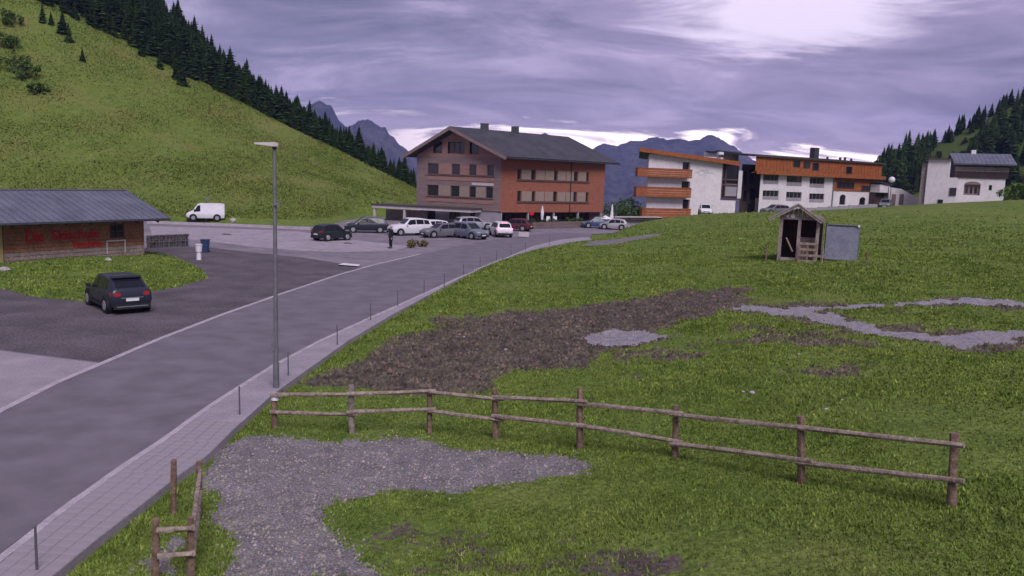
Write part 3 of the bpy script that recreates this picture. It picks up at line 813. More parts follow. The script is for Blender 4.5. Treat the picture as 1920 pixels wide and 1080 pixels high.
# ------------------------------------------------------------------ white hotel
def white_hotel():
    P0 = at_depth(1211, 400, 126); P1 = at_depth(1378, 400, 133)
    W = Wall(P0, P1)
    t = thing('white_hotel', 'white rendered hotel with bright orange timber balconies, fascia and top storey', 'hotel', tuple(P0[:2]) + (0,))
    zt = (W.px(1215, 283)[1] + W.px(1350, 300)[1]) / 2
    uR = W.px(1353, 340)[0]
    doors = [W.rect(1280, 304, 1294, 319), W.rect(1278, 340, 1294, 354), W.rect(1280, 374, 1293, 392)]
    m = MB(); W.face(m, 0, uR, -1, zt, doors, depth=.5)
    side = Wall(P0 + np.array([2, 14, 0]), P0); side.face(m, 0, side.L, -1, zt)
    m.build('wall', M['render'], t)
    for d in doors: window(W, d, t, nx=1, depth=.45)
    # a faded painting on the plaster
    g = MB()
    for k, (a, b, c, d) in enumerate([(1301, 322, 1313, 325), (1311, 318, 1330, 322), (1316, 323, 1340, 326), (1308, 327, 1326, 329)]):
        r = W.rect(a, b, c, d); g.quad(W.P(r[0], r[2], .006 + k * .004), W.P(r[1], r[2], .006 + k * .004), W.P(r[1] - .3, r[3], .006 + k * .004), W.P(r[0] + .4, r[3], .006 + k * .004))
    g.build('faded_wall_painting', mat('faded_paint', (.50, .45, .50), (.62, .57, .61), 1.5, .9), t)
    # balconies that wrap round the left corner
    for (x0, y0, x1, y1) in [(1196, 316, 1297, 333), (1193, 351, 1295, 370), (1204, 391, 1294, 410)]:
        r = W.rect(x0, y0, x1, y1, 1.2)
        b = MB(); W.box(b, r[0] + .01, r[1], r[2], r[2] + .16, 0.01, 1.19); bal = b.build('balcony', M['grey_render'], t)
        u = r[0]; nb = 24; bw = (r[1] - r[0]) / nb
        hb = (r[3] - r[2] - .2) / 4
        for k in range(4):
            q = MB(); W.box(q, r[0], r[1], r[2] + .05 + k * (hb + .03), r[2] + .05 + k * (hb + .03) + hb, 1.2 + .004, 1.26); q.build('plank', M['wood_orange'], bal)
            q = MB(); W.box(q, r[0] - .06, r[0] - .004, r[2] + .05 + k * (hb + .03), r[2] + .05 + k * (hb + .03) + hb, .55, 1.26); q.build('plank', M['wood_orange'], bal)
            q = MB(); W.box(q, r[1] + .004, r[1] + .06, r[2] + .05 + k * (hb + .03), r[2] + .05 + k * (hb + .03) + hb, .02, 1.26); q.build('plank', M['wood_orange'], bal)
        q = MB(); W.box(q, r[0] - .1, r[1] + .1, r[3] - .05, r[3] + .03, 1.16, 1.32); q.build('handrail', M['wood_orange'], bal)
    # roof with orange fascia
    m = MB()
    f0 = W.px(1200, 277, 1.0); f1 = W.px(1388, 303, 1.0); g0 = W.px(1200, 284, 1.0); g1 = W.px(1388, 311, 1.0)
    z1, z0 = (f0[1] + f1[1]) / 2, (g0[1] + g1[1]) / 2
    tl = .45
    m.hexa([W.P(f0[0], g0[1] - .0, 1.0), W.P(f1[0], g1[1], 1.0), W.P(f1[0], g1[1], .9), W.P(f0[0], g0[1], .9), W.P(f0[0], f0[1], 1.0), W.P(f1[0], f1[1], 1.0), W.P(f1[0], f1[1], .9), W.P(f0[0], f0[1], .9)])
    fas = m.build('fascia', M['wood_orange'], t)
    m = MB(); planes_roof(m, W.P(f0[0] + .05, f0[1] - .05, .89), W.P(f1[0], f1[1] - .05, .89), W.P(f1[0], f1[1] - .6, -11), W.P(f0[0] + 7.5, f0[1] - .9, -11), .3); m.build('roof', M['roof'], t)
    # upper roof block behind
    Q = Wall(W.P(W.px(1345, 290)[0], 0, -6)[:2], W.P(W.px(1412, 290)[0], 0, -6)[:2])
    a = Q.rect(1347, 286, 1385, 300); 
    m = MB(); Q.box(m, a[0], a[1], zt - .5, a[3], -4, 0); m.build('penthouse', M['render'], t)
    m = MB(); planes_roof(m, Q.P(a[0] - .2, a[3] + .28, .35), Q.P(a[1] + .3, a[3] + .12, .35), Q.P(a[1] + .8, a[3] + .12, -3), Q.P(a[0] + 1.2, a[3] + .28, -3), .14)
    m.build('penthouse_roof', M['roof'], t)
    b = MB(); W.box(b, *W.rect(1343, 285, 1352, 290), .2, .7); b.build('floodlight', M['white'], t)
    # glazed stair tower
    sr = W.rect(1353, 303, 1387, 374)
    gls = MB(); W.box(gls, sr[0] + .02, sr[1], sr[2], sr[3], -.6, -.3); tw = gls.build('stair_tower', M['glass'], t)
    for x in (1354, 1360, 1384):
        u = W.px(x, 340)[0]; b = MB(); W.box(b, u, u + .22, sr[2], sr[3], -.29, -.1); b.build('mullion', M['frame'], tw)
    for y in (306, 337, 347, 372):
        z = W.px(1370, y)[1]; b = MB(); W.box(b, sr[0] + .1, sr[1], z - .12, z + .12, -.28, -.05); b.build('transom', M['frame'], tw)
    pn = W.rect(1360, 345, 1383, 368); b = MB(); W.box(b, *pn, -.29, -.2); b.build('opaque_panel', M['grey_render'], tw)
    m = MB(); r = W.rect(1352.6, 376, 1378, 408); W.box(m, uR + .005, r[1], -1, r[3], -.8, .01); m.build('porch_wall', M['render'], t)
    m = MB(); r = W.rect(1384, 320, 1391, 372); W.box(m, *r, -.3, .0); m.build('pillar', M['render'], t)
    # link building
    K = Wall(at_depth(1385, 400, 136), at_depth(1424, 400, 138))
    kz = K.px(1400, 308)[1]
    m = MB(); K.face(m, 0, K.L, -1, kz); m.build('link_wall', M['wood_dark'], t)
    for (x0, y0, x1, y1) in [(1393, 320, 1401, 348), (1404, 318, 1414, 345), (1392, 356, 1400, 378), (1405, 352, 1416, 376), (1400, 381, 1412, 400)]:
        window(K, K.rect(x0, y0, x1, y1), t, nx=1, o=.1, depth=.08)
    m = MB(); K.box(m, *K.rect(1414, 371, 1419, 398), .2, .5); m.build('pillar', M['render'], t)
    # right wing
    V = Wall(at_depth(1421, 400, 134), at_depth(1641, 395, 152))
    ws = []
    rows = [[(1431, 326, 1460, 344), (1475, 330, 1504, 349), (1518, 333, 1546, 353)], [(1430, 356, 1460, 373), (1474, 360, 1503, 377), (1517, 364, 1545, 381)]]
    for rr in rows:
        out = [V.rect(*r) for r in rr]
        z0 = sum(h[2] for h in out) / 3; z1 = sum(h[3] for h in out) / 3
        ws += [(h[0], h[1], h[2] * .6 + z0 * .4, h[3] * .6 + z1 * .4) for h in out]
    arch = [V.rect(1574, 370, 1585, 384), V.rect(1611, 375, 1622, 386)]
    uP = V.px(1561, 360)[0]
    zl, zr_ = V.px(1425, 322)[1], V.px(1641, 346)[1]
    zA = max(h[3] for h in ws) + .25
    zw = V.px(1600, 358)[1]
    m = MB(); V.face(m, 0, uP, -1, zA, ws); V.face(m, uP, V.L, -1, zw, arch); m.build('wing_wall', M['render'], t)
    for h in ws:
        window(V, h, t, nx=4, nz=1, fr='wood_old', fw=.07)
        b = MB(); V.box(b, h[0] + .02, h[1] - .02, h[2] + .05, h[2] + (h[3] - h[2]) * .38, -.1, -.04); b.build('window_parapet', M['grey_render'], t)
    for h in arch:
        window(V, h, t, nx=1)
        mm = MB(); um = (h[0] + h[1]) / 2; rr_ = (h[1] - h[0]) / 2
        mm.add([V.P(um, h[3], .02)] + [V.P(um + rr_ * math.cos(k * math.pi / 8), h[3] + rr_ * .6 * math.sin(k * math.pi / 8), .02) for k in range(9)], [(0, k + 1, k + 2) for k in range(8)]); mm.build('arch', M['glass'], t)
    b = MB(); V.box(b, uP - .12, uP + .12, -1, zA - .1, .01, .14); b.build('downpipe', M['metal'], t)
    # timber strip windows and timber storey
    uE = V.L
    b = MB(); V.box(b, uP + .15, uE + .1, zw - .05, zA - .1, -.4, .12); b.build('timber_band', M['wood_orange'], t)
    for (x0, y0, x1, y1) in [(1568, 341, 1600, 353), (1614, 348, 1638, 358)]:
        window(V, V.rect(x0, y0, x1, y1), t, nx=4, o=.22, depth=.08)
    0 and print('wing', zA, zw, V.px(1425,292), V.px(1638,313), [V.rect(*r) for r in [(1484, 301, 1497, 311), (1583, 312, 1594, 326)]], zl, zr_)
    zt0, zt1 = V.px(1425, 292)[1], V.px(1638, 313)[1]
    zt0 = zt1 = ztop = (zt0 + zt1) / 2 + .15
    u0 = V.px(1414, 305)[0]
    twins = [V.rect(*r) for r in [(1484, 301, 1497, 311), (1503, 303, 1516, 313), (1520, 305, 1532, 317), (1583, 312, 1594, 326)]]
    twins = [(h[0], h[1], max(h[2] - .25, zA + .45), min(max(h[3], zA + 1.6), ztop - .2)) for h in twins]
    m = MB(); V.face(m, u0, uE + .2, zA, zt1, [h for h in twins if h[3] < zt1], o=.35); V.box(m, u0, uE + .2, zA - .16, zA - .002, -.4, .34)
    m.quad(V.P(u0, zt1, .35), V.P(uE + .2, zt1, .35), V.P(uE + .2, zt1 + .05, .35), V.P(u0, max(zt0, zt1 + .1), .35))
    ts = m.build('timber_storey', M['wood_orange'], t)
    for h in twins: window(V, h, ts, nx=1, o=.42, depth=.1)
    nb = 40
    for k in range(nb + 1):
        u = u0 + (uE + .2 - u0) * k / nb
        if any(h[0] - .1 < u < h[1] + .1 for h in twins): continue
        b = MB(); V.box(b, u - .05, u + .05, zA + .05, zt1 - .05, .351, .40); b.build('batten', M['wood_orange'], ts)
    # fascia under the storey, sloping like in the photo
    b = MB(); V.box(b, u0 - .3, uE + .8, zA - .32, zA + .30, .9, 1.02); b.build('fascia', M['wood_orange'], t)
    b = MB(); V.box(b, u0 - .3, uE + .8, zA + .02, zA + .12, .3, .9); b.build('canopy_roof', M['fascia'], t)
    m = MB(); planes_roof(m, V.P(u0 - .8, zt0 + .3, .75), V.P(uE + .9, zt1 + .3, .75), V.P(uE + .9, zt1 + 1.0, -10), V.P(u0 - .8, zt0 + 1.0, -10), .3); rf = m.build('wing_roof', M['fascia'], t)
    c = V.px(1527, 298, -3); b = MB(); V.box(b, c[0] - .65, c[0] + .65, zt1, zt1 + 2.4, -3.6, -2.6); b.build('chimney', M['roof'], rf)
    for px, hh in ((1568, .5), (1592, .6), (1601, .9), (1613, .4)):
        u = V.px(px, 300)[0]; b = MB(); V.box(b, u - .15, u + .15, zt1 + .3, zt1 + .75 + hh * .3, -2.0, -1.7); b.build('roof_vent', M['metal_dark'], rf)
    E = Wall(V.P(uE, 0), V.P(uE, 0, -10)); m = MB(); E.face(m, 0, 10, -1, zw); m.build('end_wall', M['render'], t)
    m = MB(); E.face(m, 0, 10, zw, zt1 + .3, o=.1); m.build('timber_end_wall', M['wood_orange'], t)
white_hotel()

# low wall in front of the wing and the small outbuildings
def outbuildings():
    V = Wall(at_depth(1452, 400, 122), at_depth(1645, 392, 134))
    t = thing('low_wall', 'low grey boundary wall along the top of the meadow before the white hotel', 'wall', tuple(V.P(0, 0)[:2]) + (0,))
    ztop = [V.px(1455, 394)[1], V.px(1640, 382)[1]]
    n = 10
    for k in range(n):
        a, b = V.L * k / n + .02, V.L * (k + 1) / n - .02; zt = ztop[0] + (ztop[1] - ztop[0]) * (k + .5) / n
        m = MB(); V.box(m, a, b, -.5, zt, -.2, 0); m.build('panel', M['grey_render'], t)
    # garage right of the white wing
    G = Wall(at_depth(1645, 390, 150), at_depth(1664, 390, 152))
    t = thing('entrance_porch', 'small white porch with dark recess beside the right end of the orange timber wing', 'porch', tuple(G.P(0, 0)[:2]) + (0,))
    m = MB(); r = G.rect(1644, 346, 1663, 361); G.box(m, r[0], r[1], r[2], r[3], -2, .6); m.build('upper_wall', M['render'], t)
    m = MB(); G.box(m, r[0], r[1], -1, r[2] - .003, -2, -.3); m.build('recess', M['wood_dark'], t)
    m = MB(); planes_roof(m, G.P(r[0] - .3, r[3] + .5, .9), G.P(r[1] + .3, r[3] + .1, .9), G.P(r[1] + .3, r[3] + .1, -2.2), G.P(r[0] - .3, r[3] + .5, -2.2), .2); m.build('roof', M['fascia'], t)
    H = Wall(at_depth(1666, 388, 146), at_depth(1727, 388, 146))
    t = thing('garage_wall', 'white stepped garage wall sloping down to the chalet with two dark doors', 'garage', tuple(H.P(0, 0)[:2]) + (0,))
    p = [H.px(1667, 351), H.px(1690, 354), H.px(1727, 374), H.px(1727, 392), H.px(1667, 396)]
    m = MB(); m.add([H.P(u, z, 0) for u, z in p] + [H.P(u, z, -.4) for u, z in p], [(4, 3, 2, 1, 0), (5, 6, 7, 8, 9)] + [(k, (k + 1) % 5, 5 + (k + 1) % 5, 5 + k) for k in range(5)]); m.build('wall', M['render'], t)
    for r in [(1671, 364, 1679, 386), (1686, 364, 1694, 384)]:
        q = H.rect(*r); m = MB(); H.box(m, *q, .005, .05); m.build('door', M['wood_grey'], t)
    # globe lamp
    p = at_depth(1667, 390, 141)
    t = thing('globe_lamp', 'tall post lamp with large white globe left of the white chalet', 'lamp', (p[0], p[1], 0))
    zl = at_depth(1667, 337, 141)[2]
    MB().tube((p[0], p[1], -.5), (p[0], p[1], zl - .35), .07, .05).build('post', M['metal_dark'], t)
    m = MB(); rr = .55
    for k in range(6):
        a0, a1 = -math.pi / 2 + math.pi * k / 6, -math.pi / 2 + math.pi * (k + 1) / 6
        m.tube((p[0], p[1], zl + rr * math.sin(a0)), (p[0], p[1], zl + rr * math.sin(a1)), max(rr * math.cos(a0), .01), max(rr * math.cos(a1), .01), 12, False)
    m.build('globe', M['white'], t, 60)
outbuildings()

def chalet():
    t0 = at_depth(1733, 385, 138)
    W = Wall(at_depth(1732, 385, 139.5), at_depth(1794, 385, 137))
    t = thing('white_chalet', 'white chalet with dark timber upper floor, grey roof and arched garage at the meadow top', 'house', (t0[0], t0[1], 3))
    zt = W.px(1755, 299)[1]; z333 = W.px(1787, 333)[1]
    u1 = W.px(1780, 320)[0]; u2 = W.px(1793, 350)[0]
    m = MB(); W.box(m, 0, u1, 1, zt, -4, 0); W.box(m, u1 + .003, u2, 1, z333, -4, -.02); m.build('tower_wall', M['render'], t)
    m = MB(); W.box(m, -.6, u1 + .3, zt, zt + .22, -4.4, .5); m.build('tower_roof', M['fascia'], t)
    window(W, W.rect(1780, 352, 1793, 367), t, nx=1, o=.1, depth=.08)
    window(W, W.rect(1758, 374, 1768, 382), t, nx=1, o=.1, depth=.08)
    m = MB(); W.box(m, -.9, -.05, 1, W.px(1728, 305)[1], -2, -.5); m.build('side_lean_to', M['wood_old'], t)
    V = Wall(at_depth(1791, 378, 141), at_depth(1881, 376, 138.5))
    zw = (V.px(1800, 330)[1] + V.px(1875, 339)[1]) / 2
    ar = V.rect(1807, 346, 1838, 366); sw = V.rect(1854, 347, 1860, 357)
    m = MB(); V.face(m, 0, V.L, 1, zw, [ar, sw], depth=.5)
    E = Wall(V.P(V.L, 0), V.P(V.L, 0, -9)); E.face(m, 0, 9, 1, zw); m.build('wall', M['render'], t)
    # arched garage opening
    um, rr = (ar[0] + ar[1]) / 2, (ar[1] - ar[0]) / 2
    m = MB(); m.add([V.P(um, ar[3], .02)] + [V.P(um + rr * math.cos(k * math.pi / 10), ar[3] + rr * .42 * math.sin(k * math.pi / 10), .02) for k in range(11)], [(0, k + 1, k + 2) for k in range(10)]); m.build('arch', M['wood_grey'], t)
    m = MB(); V.box(m, *ar, -.45, -.4); gd_ = m.build('garage_door', M['wood_grey'], t)
    for k in range(3):
        b = MB(); V.box(b, ar[0] + rr * (.25 + .55 * k), ar[0] + rr * (.55 + .55 * k), ar[2] + .3, ar[3] - .3, -.395, -.36); b.build('door_pane', M['glass'], gd_)
    window(V, sw, t, nx=1)
    ze = (V.px(1790, 303)[1] + V.px(1880, 312)[1]) / 2
    m = MB(); V.box(m, -.6, V.L + .3, zw + .003, ze + .3, -9, .18); tim = m.build('timber_wall', M['wood_dark'], t)
    nb = 9
    for k in range(nb):
        z0 = zw + .05 + (ze - zw) * k / nb; b = MB(); V.box(b, -.6, V.L + .3, z0, z0 + (ze - zw) / nb - .05, .182, .23); b.build('plank', M['wood_old'] if k in (4, 5, 6) else M['wood_dark'], tim)
    zr = V.px(1835, 288, -4.5)[1]
    m = MB(); ov = 1.3
    planes_roof(m, V.P(-1.0, ze, ov), V.P(V.L + 1.2, ze, ov), V.P(V.L + 1.2, zr, -4.5), V.P(-1.0, zr, -4.5), .25)
    planes_roof(m, V.P(-1.0, zr, -4.5), V.P(V.L + 1.2, zr, -4.5), V.P(V.L + 1.2, ze, -10), V.P(-1.0, ze, -10), .25)
    rf = m.build('roof', M['roof_blue'], t)
    c = MB(); u = V.px(1826, 282, -4.5)[0]; V.box(c, u - .35, u + .35, zr - .3, zr + .6, -4.9, -4.2); c.build('chimney', M['white'], rf)
    for k in range(14):
        u = -1.0 + (V.L + 2.2) * (k + .5) / 14
        b = MB(); b.bar(V.P(u, ze + .02, ov), V.P(u, zr + .02, -4.5), .05, .05); b.build('seam', M['roof_blue'], rf)
chalet()

# ------------------------------------------------------------------ ski school hut
def ski_hut():
    P0 = on_z(8, 497, .25); P1 = on_z(271, 477, .25)
    W = Wall(P0, P1)
    t = thing('ski_school_hut', 'long low timber hut with red lettering and blue grey metal roof on the grass island', 'hut', tuple(P0[:2]) + (.2,))
    ze = (W.px(20, 428)[1] + W.px(260, 412)[1]) / 2
    zb = .22
    wr_ = W.rect(207, 421, 232, 446)
    nb = 11; hb = (ze + .3 - zb) / nb
    core = MB(); W.face(core, 0, W.L, zb, ze + .3, [wr_], o=-.06, depth=.15)
    D = 6.4
    for (a, b) in ((W.P(W.L, 0), W.P(W.L, 0, -D)), (W.P(0, 0, -D), W.P(0, 0))):
        w2 = Wall(a, b); w2.face(core, 0, D, zb, ze + .3); core.add([w2.P(0, ze + .3), w2.P(D, ze + .3), w2.P(D / 2, ze + 1.5)], [(0, 1, 2)])
    w2 = Wall(W.P(W.L, 0, -D), W.P(0, 0, -D)); w2.face(core, 0, W.L, zb, ze + .3)
    core.build('wall', M['hut_wood'], t)
    for k in range(nb):
        z0 = zb + hb * k + .012; z1 = zb + hb * (k + 1) - .012
        spans = [(0.02, W.L - .02)]
        if z1 > wr_[2] and z0 < wr_[3]: spans = [(0.02, wr_[0] - .05), (wr_[1] + .05, W.L - .02)]
        for a, b in spans:
            if b - a < .1: continue
            m = MB(); o = random.uniform(-.004, .01); W.box(m, a, b, z0, z1, -.058, o); m.build('plank', M['hut_pale'] if k < 3 else M['hut_wood'], t)
    m = MB(); W.box(m, -.1, W.L + .1, zb - .35, zb, -.2, -.03); m.build('plinth', M['wood_dark'], t)
    w = window(W, wr_, t, nx=2, nz=2, fr='frame', depth=.1)
    sh = W.rect(199, 450, 235, 478)
    m = MB(); 
    for u in (sh[0], sh[1] - .08): W.box(m, u, u + .08, sh[2] + .1, sh[3], .015, .06)
    W.box(m, sh[0], sh[1], sh[3] - .08, sh[3], .061, .09); m.build('window_trim', M['frame_w'], t)
    b = MB(); W.box(b, -.25, -.05, zb - .1, ze + .2, -.2, .05); b.build('corner_post', M['yellow'], t)
    # lettering, cut out letters fixed on the boards
    for txt, (x0, y0, x1, y1) in (('Die', (48, 432, 82, 454)), ('Skischule', (97, 430, 186, 448)), ('Faschina', (138, 450, 189, 463))):
        cu = bpy.data.curves.new('lettering', 'FONT'); cu.body = txt; cu.extrude = .015; cu.offset = .012; cu.resolution_u = 3
        ob = bpy.data.objects.new('tmp', cu); COL.objects.link(ob)
        bpy.context.view_layer.update()
        me = bpy.data.meshes.new_from_object(ob.evaluated_get(bpy.context.evaluated_depsgraph_get()))
        bpy.data.objects.remove(ob)
        co = np.zeros(len(me.vertices) * 3); me.vertices.foreach_get('co', co); co = co.reshape(-1, 3)
        mn, mx_ = co.min(0), co.max(0)
        r = W.rect(x0, y0, x1, y1)
        un = (co[:, 0] - mn[0]) / (mx_[0] - mn[0]); vn = (co[:, 1] - mn[1]) / (mx_[1] - mn[1])
        out = np.array([W.P(r[0] + (r[1] - r[0]) * a, r[2] + (r[3] - r[2]) * b, .035 + c) for a, b, c in zip(un, vn, co[:, 2])]) - np.array(t['_o'])
        me.vertices.foreach_set('co', out.ravel()); me.update(); me.name = 'lettering'
        me.materials.clear(); me.materials.append(M['red'])
        o = bpy.data.objects.new('lettering', me); COL.objects.link(o); o.parent = t
    # roof
    ovf = 1.3
    zf = (W.px(10, 419, ovf)[1] + W.px(300, 409, ovf)[1]) / 2
    zr = (W.px(20, 358, -3.2)[1] + W.px(265, 355, -3.2)[1]) / 2
    ul = -4.0; ur = W.px(318, 408, ovf)[0]
    m = MB()
    planes_roof(m, W.P(ul, zf, ovf), W.P(ur, zf, ovf), W.P(ur, zr, -3.2), W.P(ul, zr, -3.2), .16)
    planes_roof(m, W.P(ul, zr, -3.2), W.P(ur, zr, -3.2), W.P(ur, zf, -7.7), W.P(ul, zf, -7.7), .16)
    rf = m.build('roof', M['roof_blue'], t)
    ns = 30
    for k in range(ns + 1):
        u = ul + (ur - ul) * k / ns
        b = MB(); b.bar(W.P(u, zf + .015, ovf), W.P(u, zr + .015, -3.2), .035, .05); b.build('seam', M['roof_blue'], rf)
    b = MB(); b.tube(W.P(ul, zf - .1, ovf + .06), W.P(ur, zf - .1, ovf + .06), .07, n=6); b.build('gutter', M['metal_dark'], rf)
    b = MB(); W.box(b, ul, ur, zr - .02, zr + .06, -3.35, -3.05); b.build('ridge_cap', M['metal'], rf)
    for k in range(9):
        u = ul + (ur - ul) * (k + .5) / 9
        b = MB(); b.bar(W.P(u, zf - .22, ovf - .1), W.P(u, zf - .22 + (zr - zf) * (ovf - .1) / (ovf + 3.2) + .02, -.05), .1, .14); b.build('rafter', M['wood_dark'], rf)
ski_hut()

# ------------------------------------------------------------------ hay hut on the meadow
def hay_hut():
    g0 = ground(1455, 489); g1 = ground(1543, 489)
    Y = (g0[1] + g1[1]) / 2
    P0 = at_depth(1456, 485, Y + .45); P1 = at_depth(1540, 487, Y - .45)
    W = Wall(P0, P1); zb = min(g0[2], g1[2]) + .05
    t = thing('field_hut', 'small open fronted grey timber hut with steep gable roof on the meadow', 'hut', (P0[0], P0[1], zb))
    ze = W.px(1500, 412)[1]; zap = W.px(1497, 389, .4)[1]; um = W.px(1499, 400)[0]
    D = 2.6
    def post(u, o, m='wood_old', w=.2): b = MB(); W.box(b, u - w / 2, u + w / 2, zb, ze, o - w / 2, o + w / 2); b.build('post', M[m], t)
    for u in (.12, W.px(1497, 450)[0], W.px(1532, 450)[0]): post(u, 0)
    post(.12, -D); post(W.L - .1, -D)
    # side and rear boards
    nbd = 11
    for k in range(nbd):
        z0 = zb + .1 + (ze - zb - .1) * k / nbd; z1 = z0 + (ze - zb - .1) / nbd - .02
        b = MB(); W.box(b, .02, .06, z0, z1, -D, -.08); b.build('plank', M['wood_old'], t)
        b = MB(); W.box(b, W.L - .06, W.L - .02, z0, z1, -D, -.08); b.build('plank', M['wood_old'], t)
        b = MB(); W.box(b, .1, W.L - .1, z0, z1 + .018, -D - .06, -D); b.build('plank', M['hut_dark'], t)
    # half-height boarding of the right bay
    ru0, ru1 = W.px(1500, 450)[0], W.px(1530, 450)[0]
    for k in range(6):
        a = ru0 + (ru1 - ru0) * k / 6
        b = MB(); W.box(b, a + .01, a + (ru1 - ru0) / 6 - .01, zb + .05, W.px(1515, 446)[1], -.5, -.46); b.build('plank', M['wood_grey'], t)
    b = MB(); W.box(b, .0, W.L, ze - .002, ze + .16, -.09, .09); b.build('beam', M['wood_old'], t)
    # gable boards
    for k in range(10):
        a = .05 + (W.L - .1) * k / 10; c = a + (W.L - .1) / 10 - .02
        h = lambda u: ze + .17 + (zap - ze - .2) * max(0, 1 - abs(u - um) / (max(um, W.L - um) + .05))
        b = MB(); b.hexa([W.P(a, ze + .165, .04), W.P(c, ze + .165, .04), W.P(c, ze + .165, 0), W.P(a, ze + .165, 0), W.P(a, h(a), .04), W.P(c, h(c), .04), W.P(c, h(c), 0), W.P(a, h(a), 0)]); b.build('gable_board', M['wood_old'], t)
    for (x, y, r) in ((1477, 405, .09), (1487, 405, .14)):
        u, z = W.px(x, y, .1); b = MB(); b.tube(W.P(u, z, .05), W.P(u, z, .12), r, r, 10); b.build('pale_disc', M['fascia_pale'], t)
    b = MB(); b.bar(W.P(*W.px(1474, 446), -.2), W.P(*W.px(1486, 472), .05), .1, .06); b.build('prop', M['wood_new'], t)
    b = MB(); W.box(b, .1, um, zb, zb + .22, -.1, .1); b.build('threshold', M['wood_old'], t)
    m = MB(); W.box(m, .1, W.L - .1, zb, zb + .1, -D, -.12); m.build('floor', M['wood_dark'], t)
    # roof of two slabs with layered boards
    el = W.px(1442, 411, .5); er = W.px(1543, 417, .5); ap = W.px(1497, 384, .5)
    for (e, nm) in ((el, 0), (er, 1)):
        m = MB(); planes_roof(m, W.P(ap[0], ap[1], .55), W.P(e[0], e[1], .55), W.P(e[0], e[1], -D - .5), W.P(ap[0], ap[1], -D - .5), .12)
        rf = m.build('roof', M['wood_old'], t)
        for k in range(9):
            f0, f1 = k / 9, (k + 1) / 9 + .04
            a = (ap[0] + (e[0] - ap[0]) * f0, ap[1] + (e[1] - ap[1]) * f0 + .03); c = (ap[0] + (e[0] - ap[0]) * f1, ap[1] + (e[1] - ap[1]) * f1 + .05)
            b = MB(); planes_roof(b, W.P(a[0], a[1], .58), W.P(c[0], c[1], .58), W.P(c[0], c[1], -D - .53), W.P(a[0], a[1], -D - .53), .025); b.build('shingle', M['wood_old'], rf)
    # pallet leaning against the front
    pr = W.rect(1499, 455, 1529, 489, .6)
    pt = thing('pallet', 'weathered wooden pallet leaning against the open fronted field hut', 'pallet', tuple(W.P(pr[0], zb, .6)))
    lean = lambda z: .75 - .3 * (z - zb)
    for u in (pr[0], (pr[0] + pr[1]) / 2, pr[1]):
        b = MB(); b.bar(W.P(u, zb, .72), W.P(u, pr[3], lean(pr[3]) - .03), .09, .1); b.build('runner', M['wood_post'], pt)
    for k in range(4):
        z = zb + .12 + (pr[3] - zb - .2) * k / 3; b = MB(); b.bar(W.P(pr[0] - .08, z, lean(z) + .06), W.P(pr[1] + .08 + (.5 if k == 1 else 0), z, lean(z) + .06), .03, .15); b.build('slat', M['wood_new'], pt)
    # panel
    pr = W.rect(1546, 421, 1609, 489, .1)
    pz = gz(*W.P((pr[0] + pr[1]) / 2, 0, .1)[:2])
    pt = thing('sheet_panel', 'upright blue grey sheet panel standing right of the field hut', 'panel', tuple(W.P(pr[0], pz, .1)))
    u0, u1 = pr[0] + .05, pr[1]; zt = pr[3]
    m = MB(); W.box(m, u0, u1, pz + .05, zt, .08, .12); m.build('sheet', M['panel'], pt)
    for u in (u0, u1): b = MB(); W.box(b, u - .05, u + .05, pz - .1, zt + .05, 0, .075); b.build('upright', M['metal_dark' if u == u0 else 'metal'], pt)
    b = MB(); W.box(b, u0 + .06, u1 - .06, zt - .1, zt - .03, .125, .15); b.build('top_rail', M['metal_dark'], pt)
    b = MB(); W.box(b, u1 - .1, u1 + .02, zt - .12, zt + .02, .16, .22); b.build('corner_bracket', M['white'], pt)
    # small posts round the hut
    for k, (x, y0, y1, lb) in enumerate([(1435, 462, 490, 'short brown stake left of the field hut'), (1541, 466, 494, 'short pale stake between the field hut and the grey panel'), (1624, 474, 495, 'short thin stake right of the grey panel')]):
        g = ground(x, y1); b = MB(); top = at_depth(x, y0, g[1])[2]
        b.log((g[0], g[1], g[2] - .1), (g[0] + .02, g[1], top), .06, .05, 7, 3)
        o = b.build('stake', M['wood_post'] if k != 1 else M['wood_new']); tag(o, lb, 'stake', 'stakes around the field hut')
hay_hut()

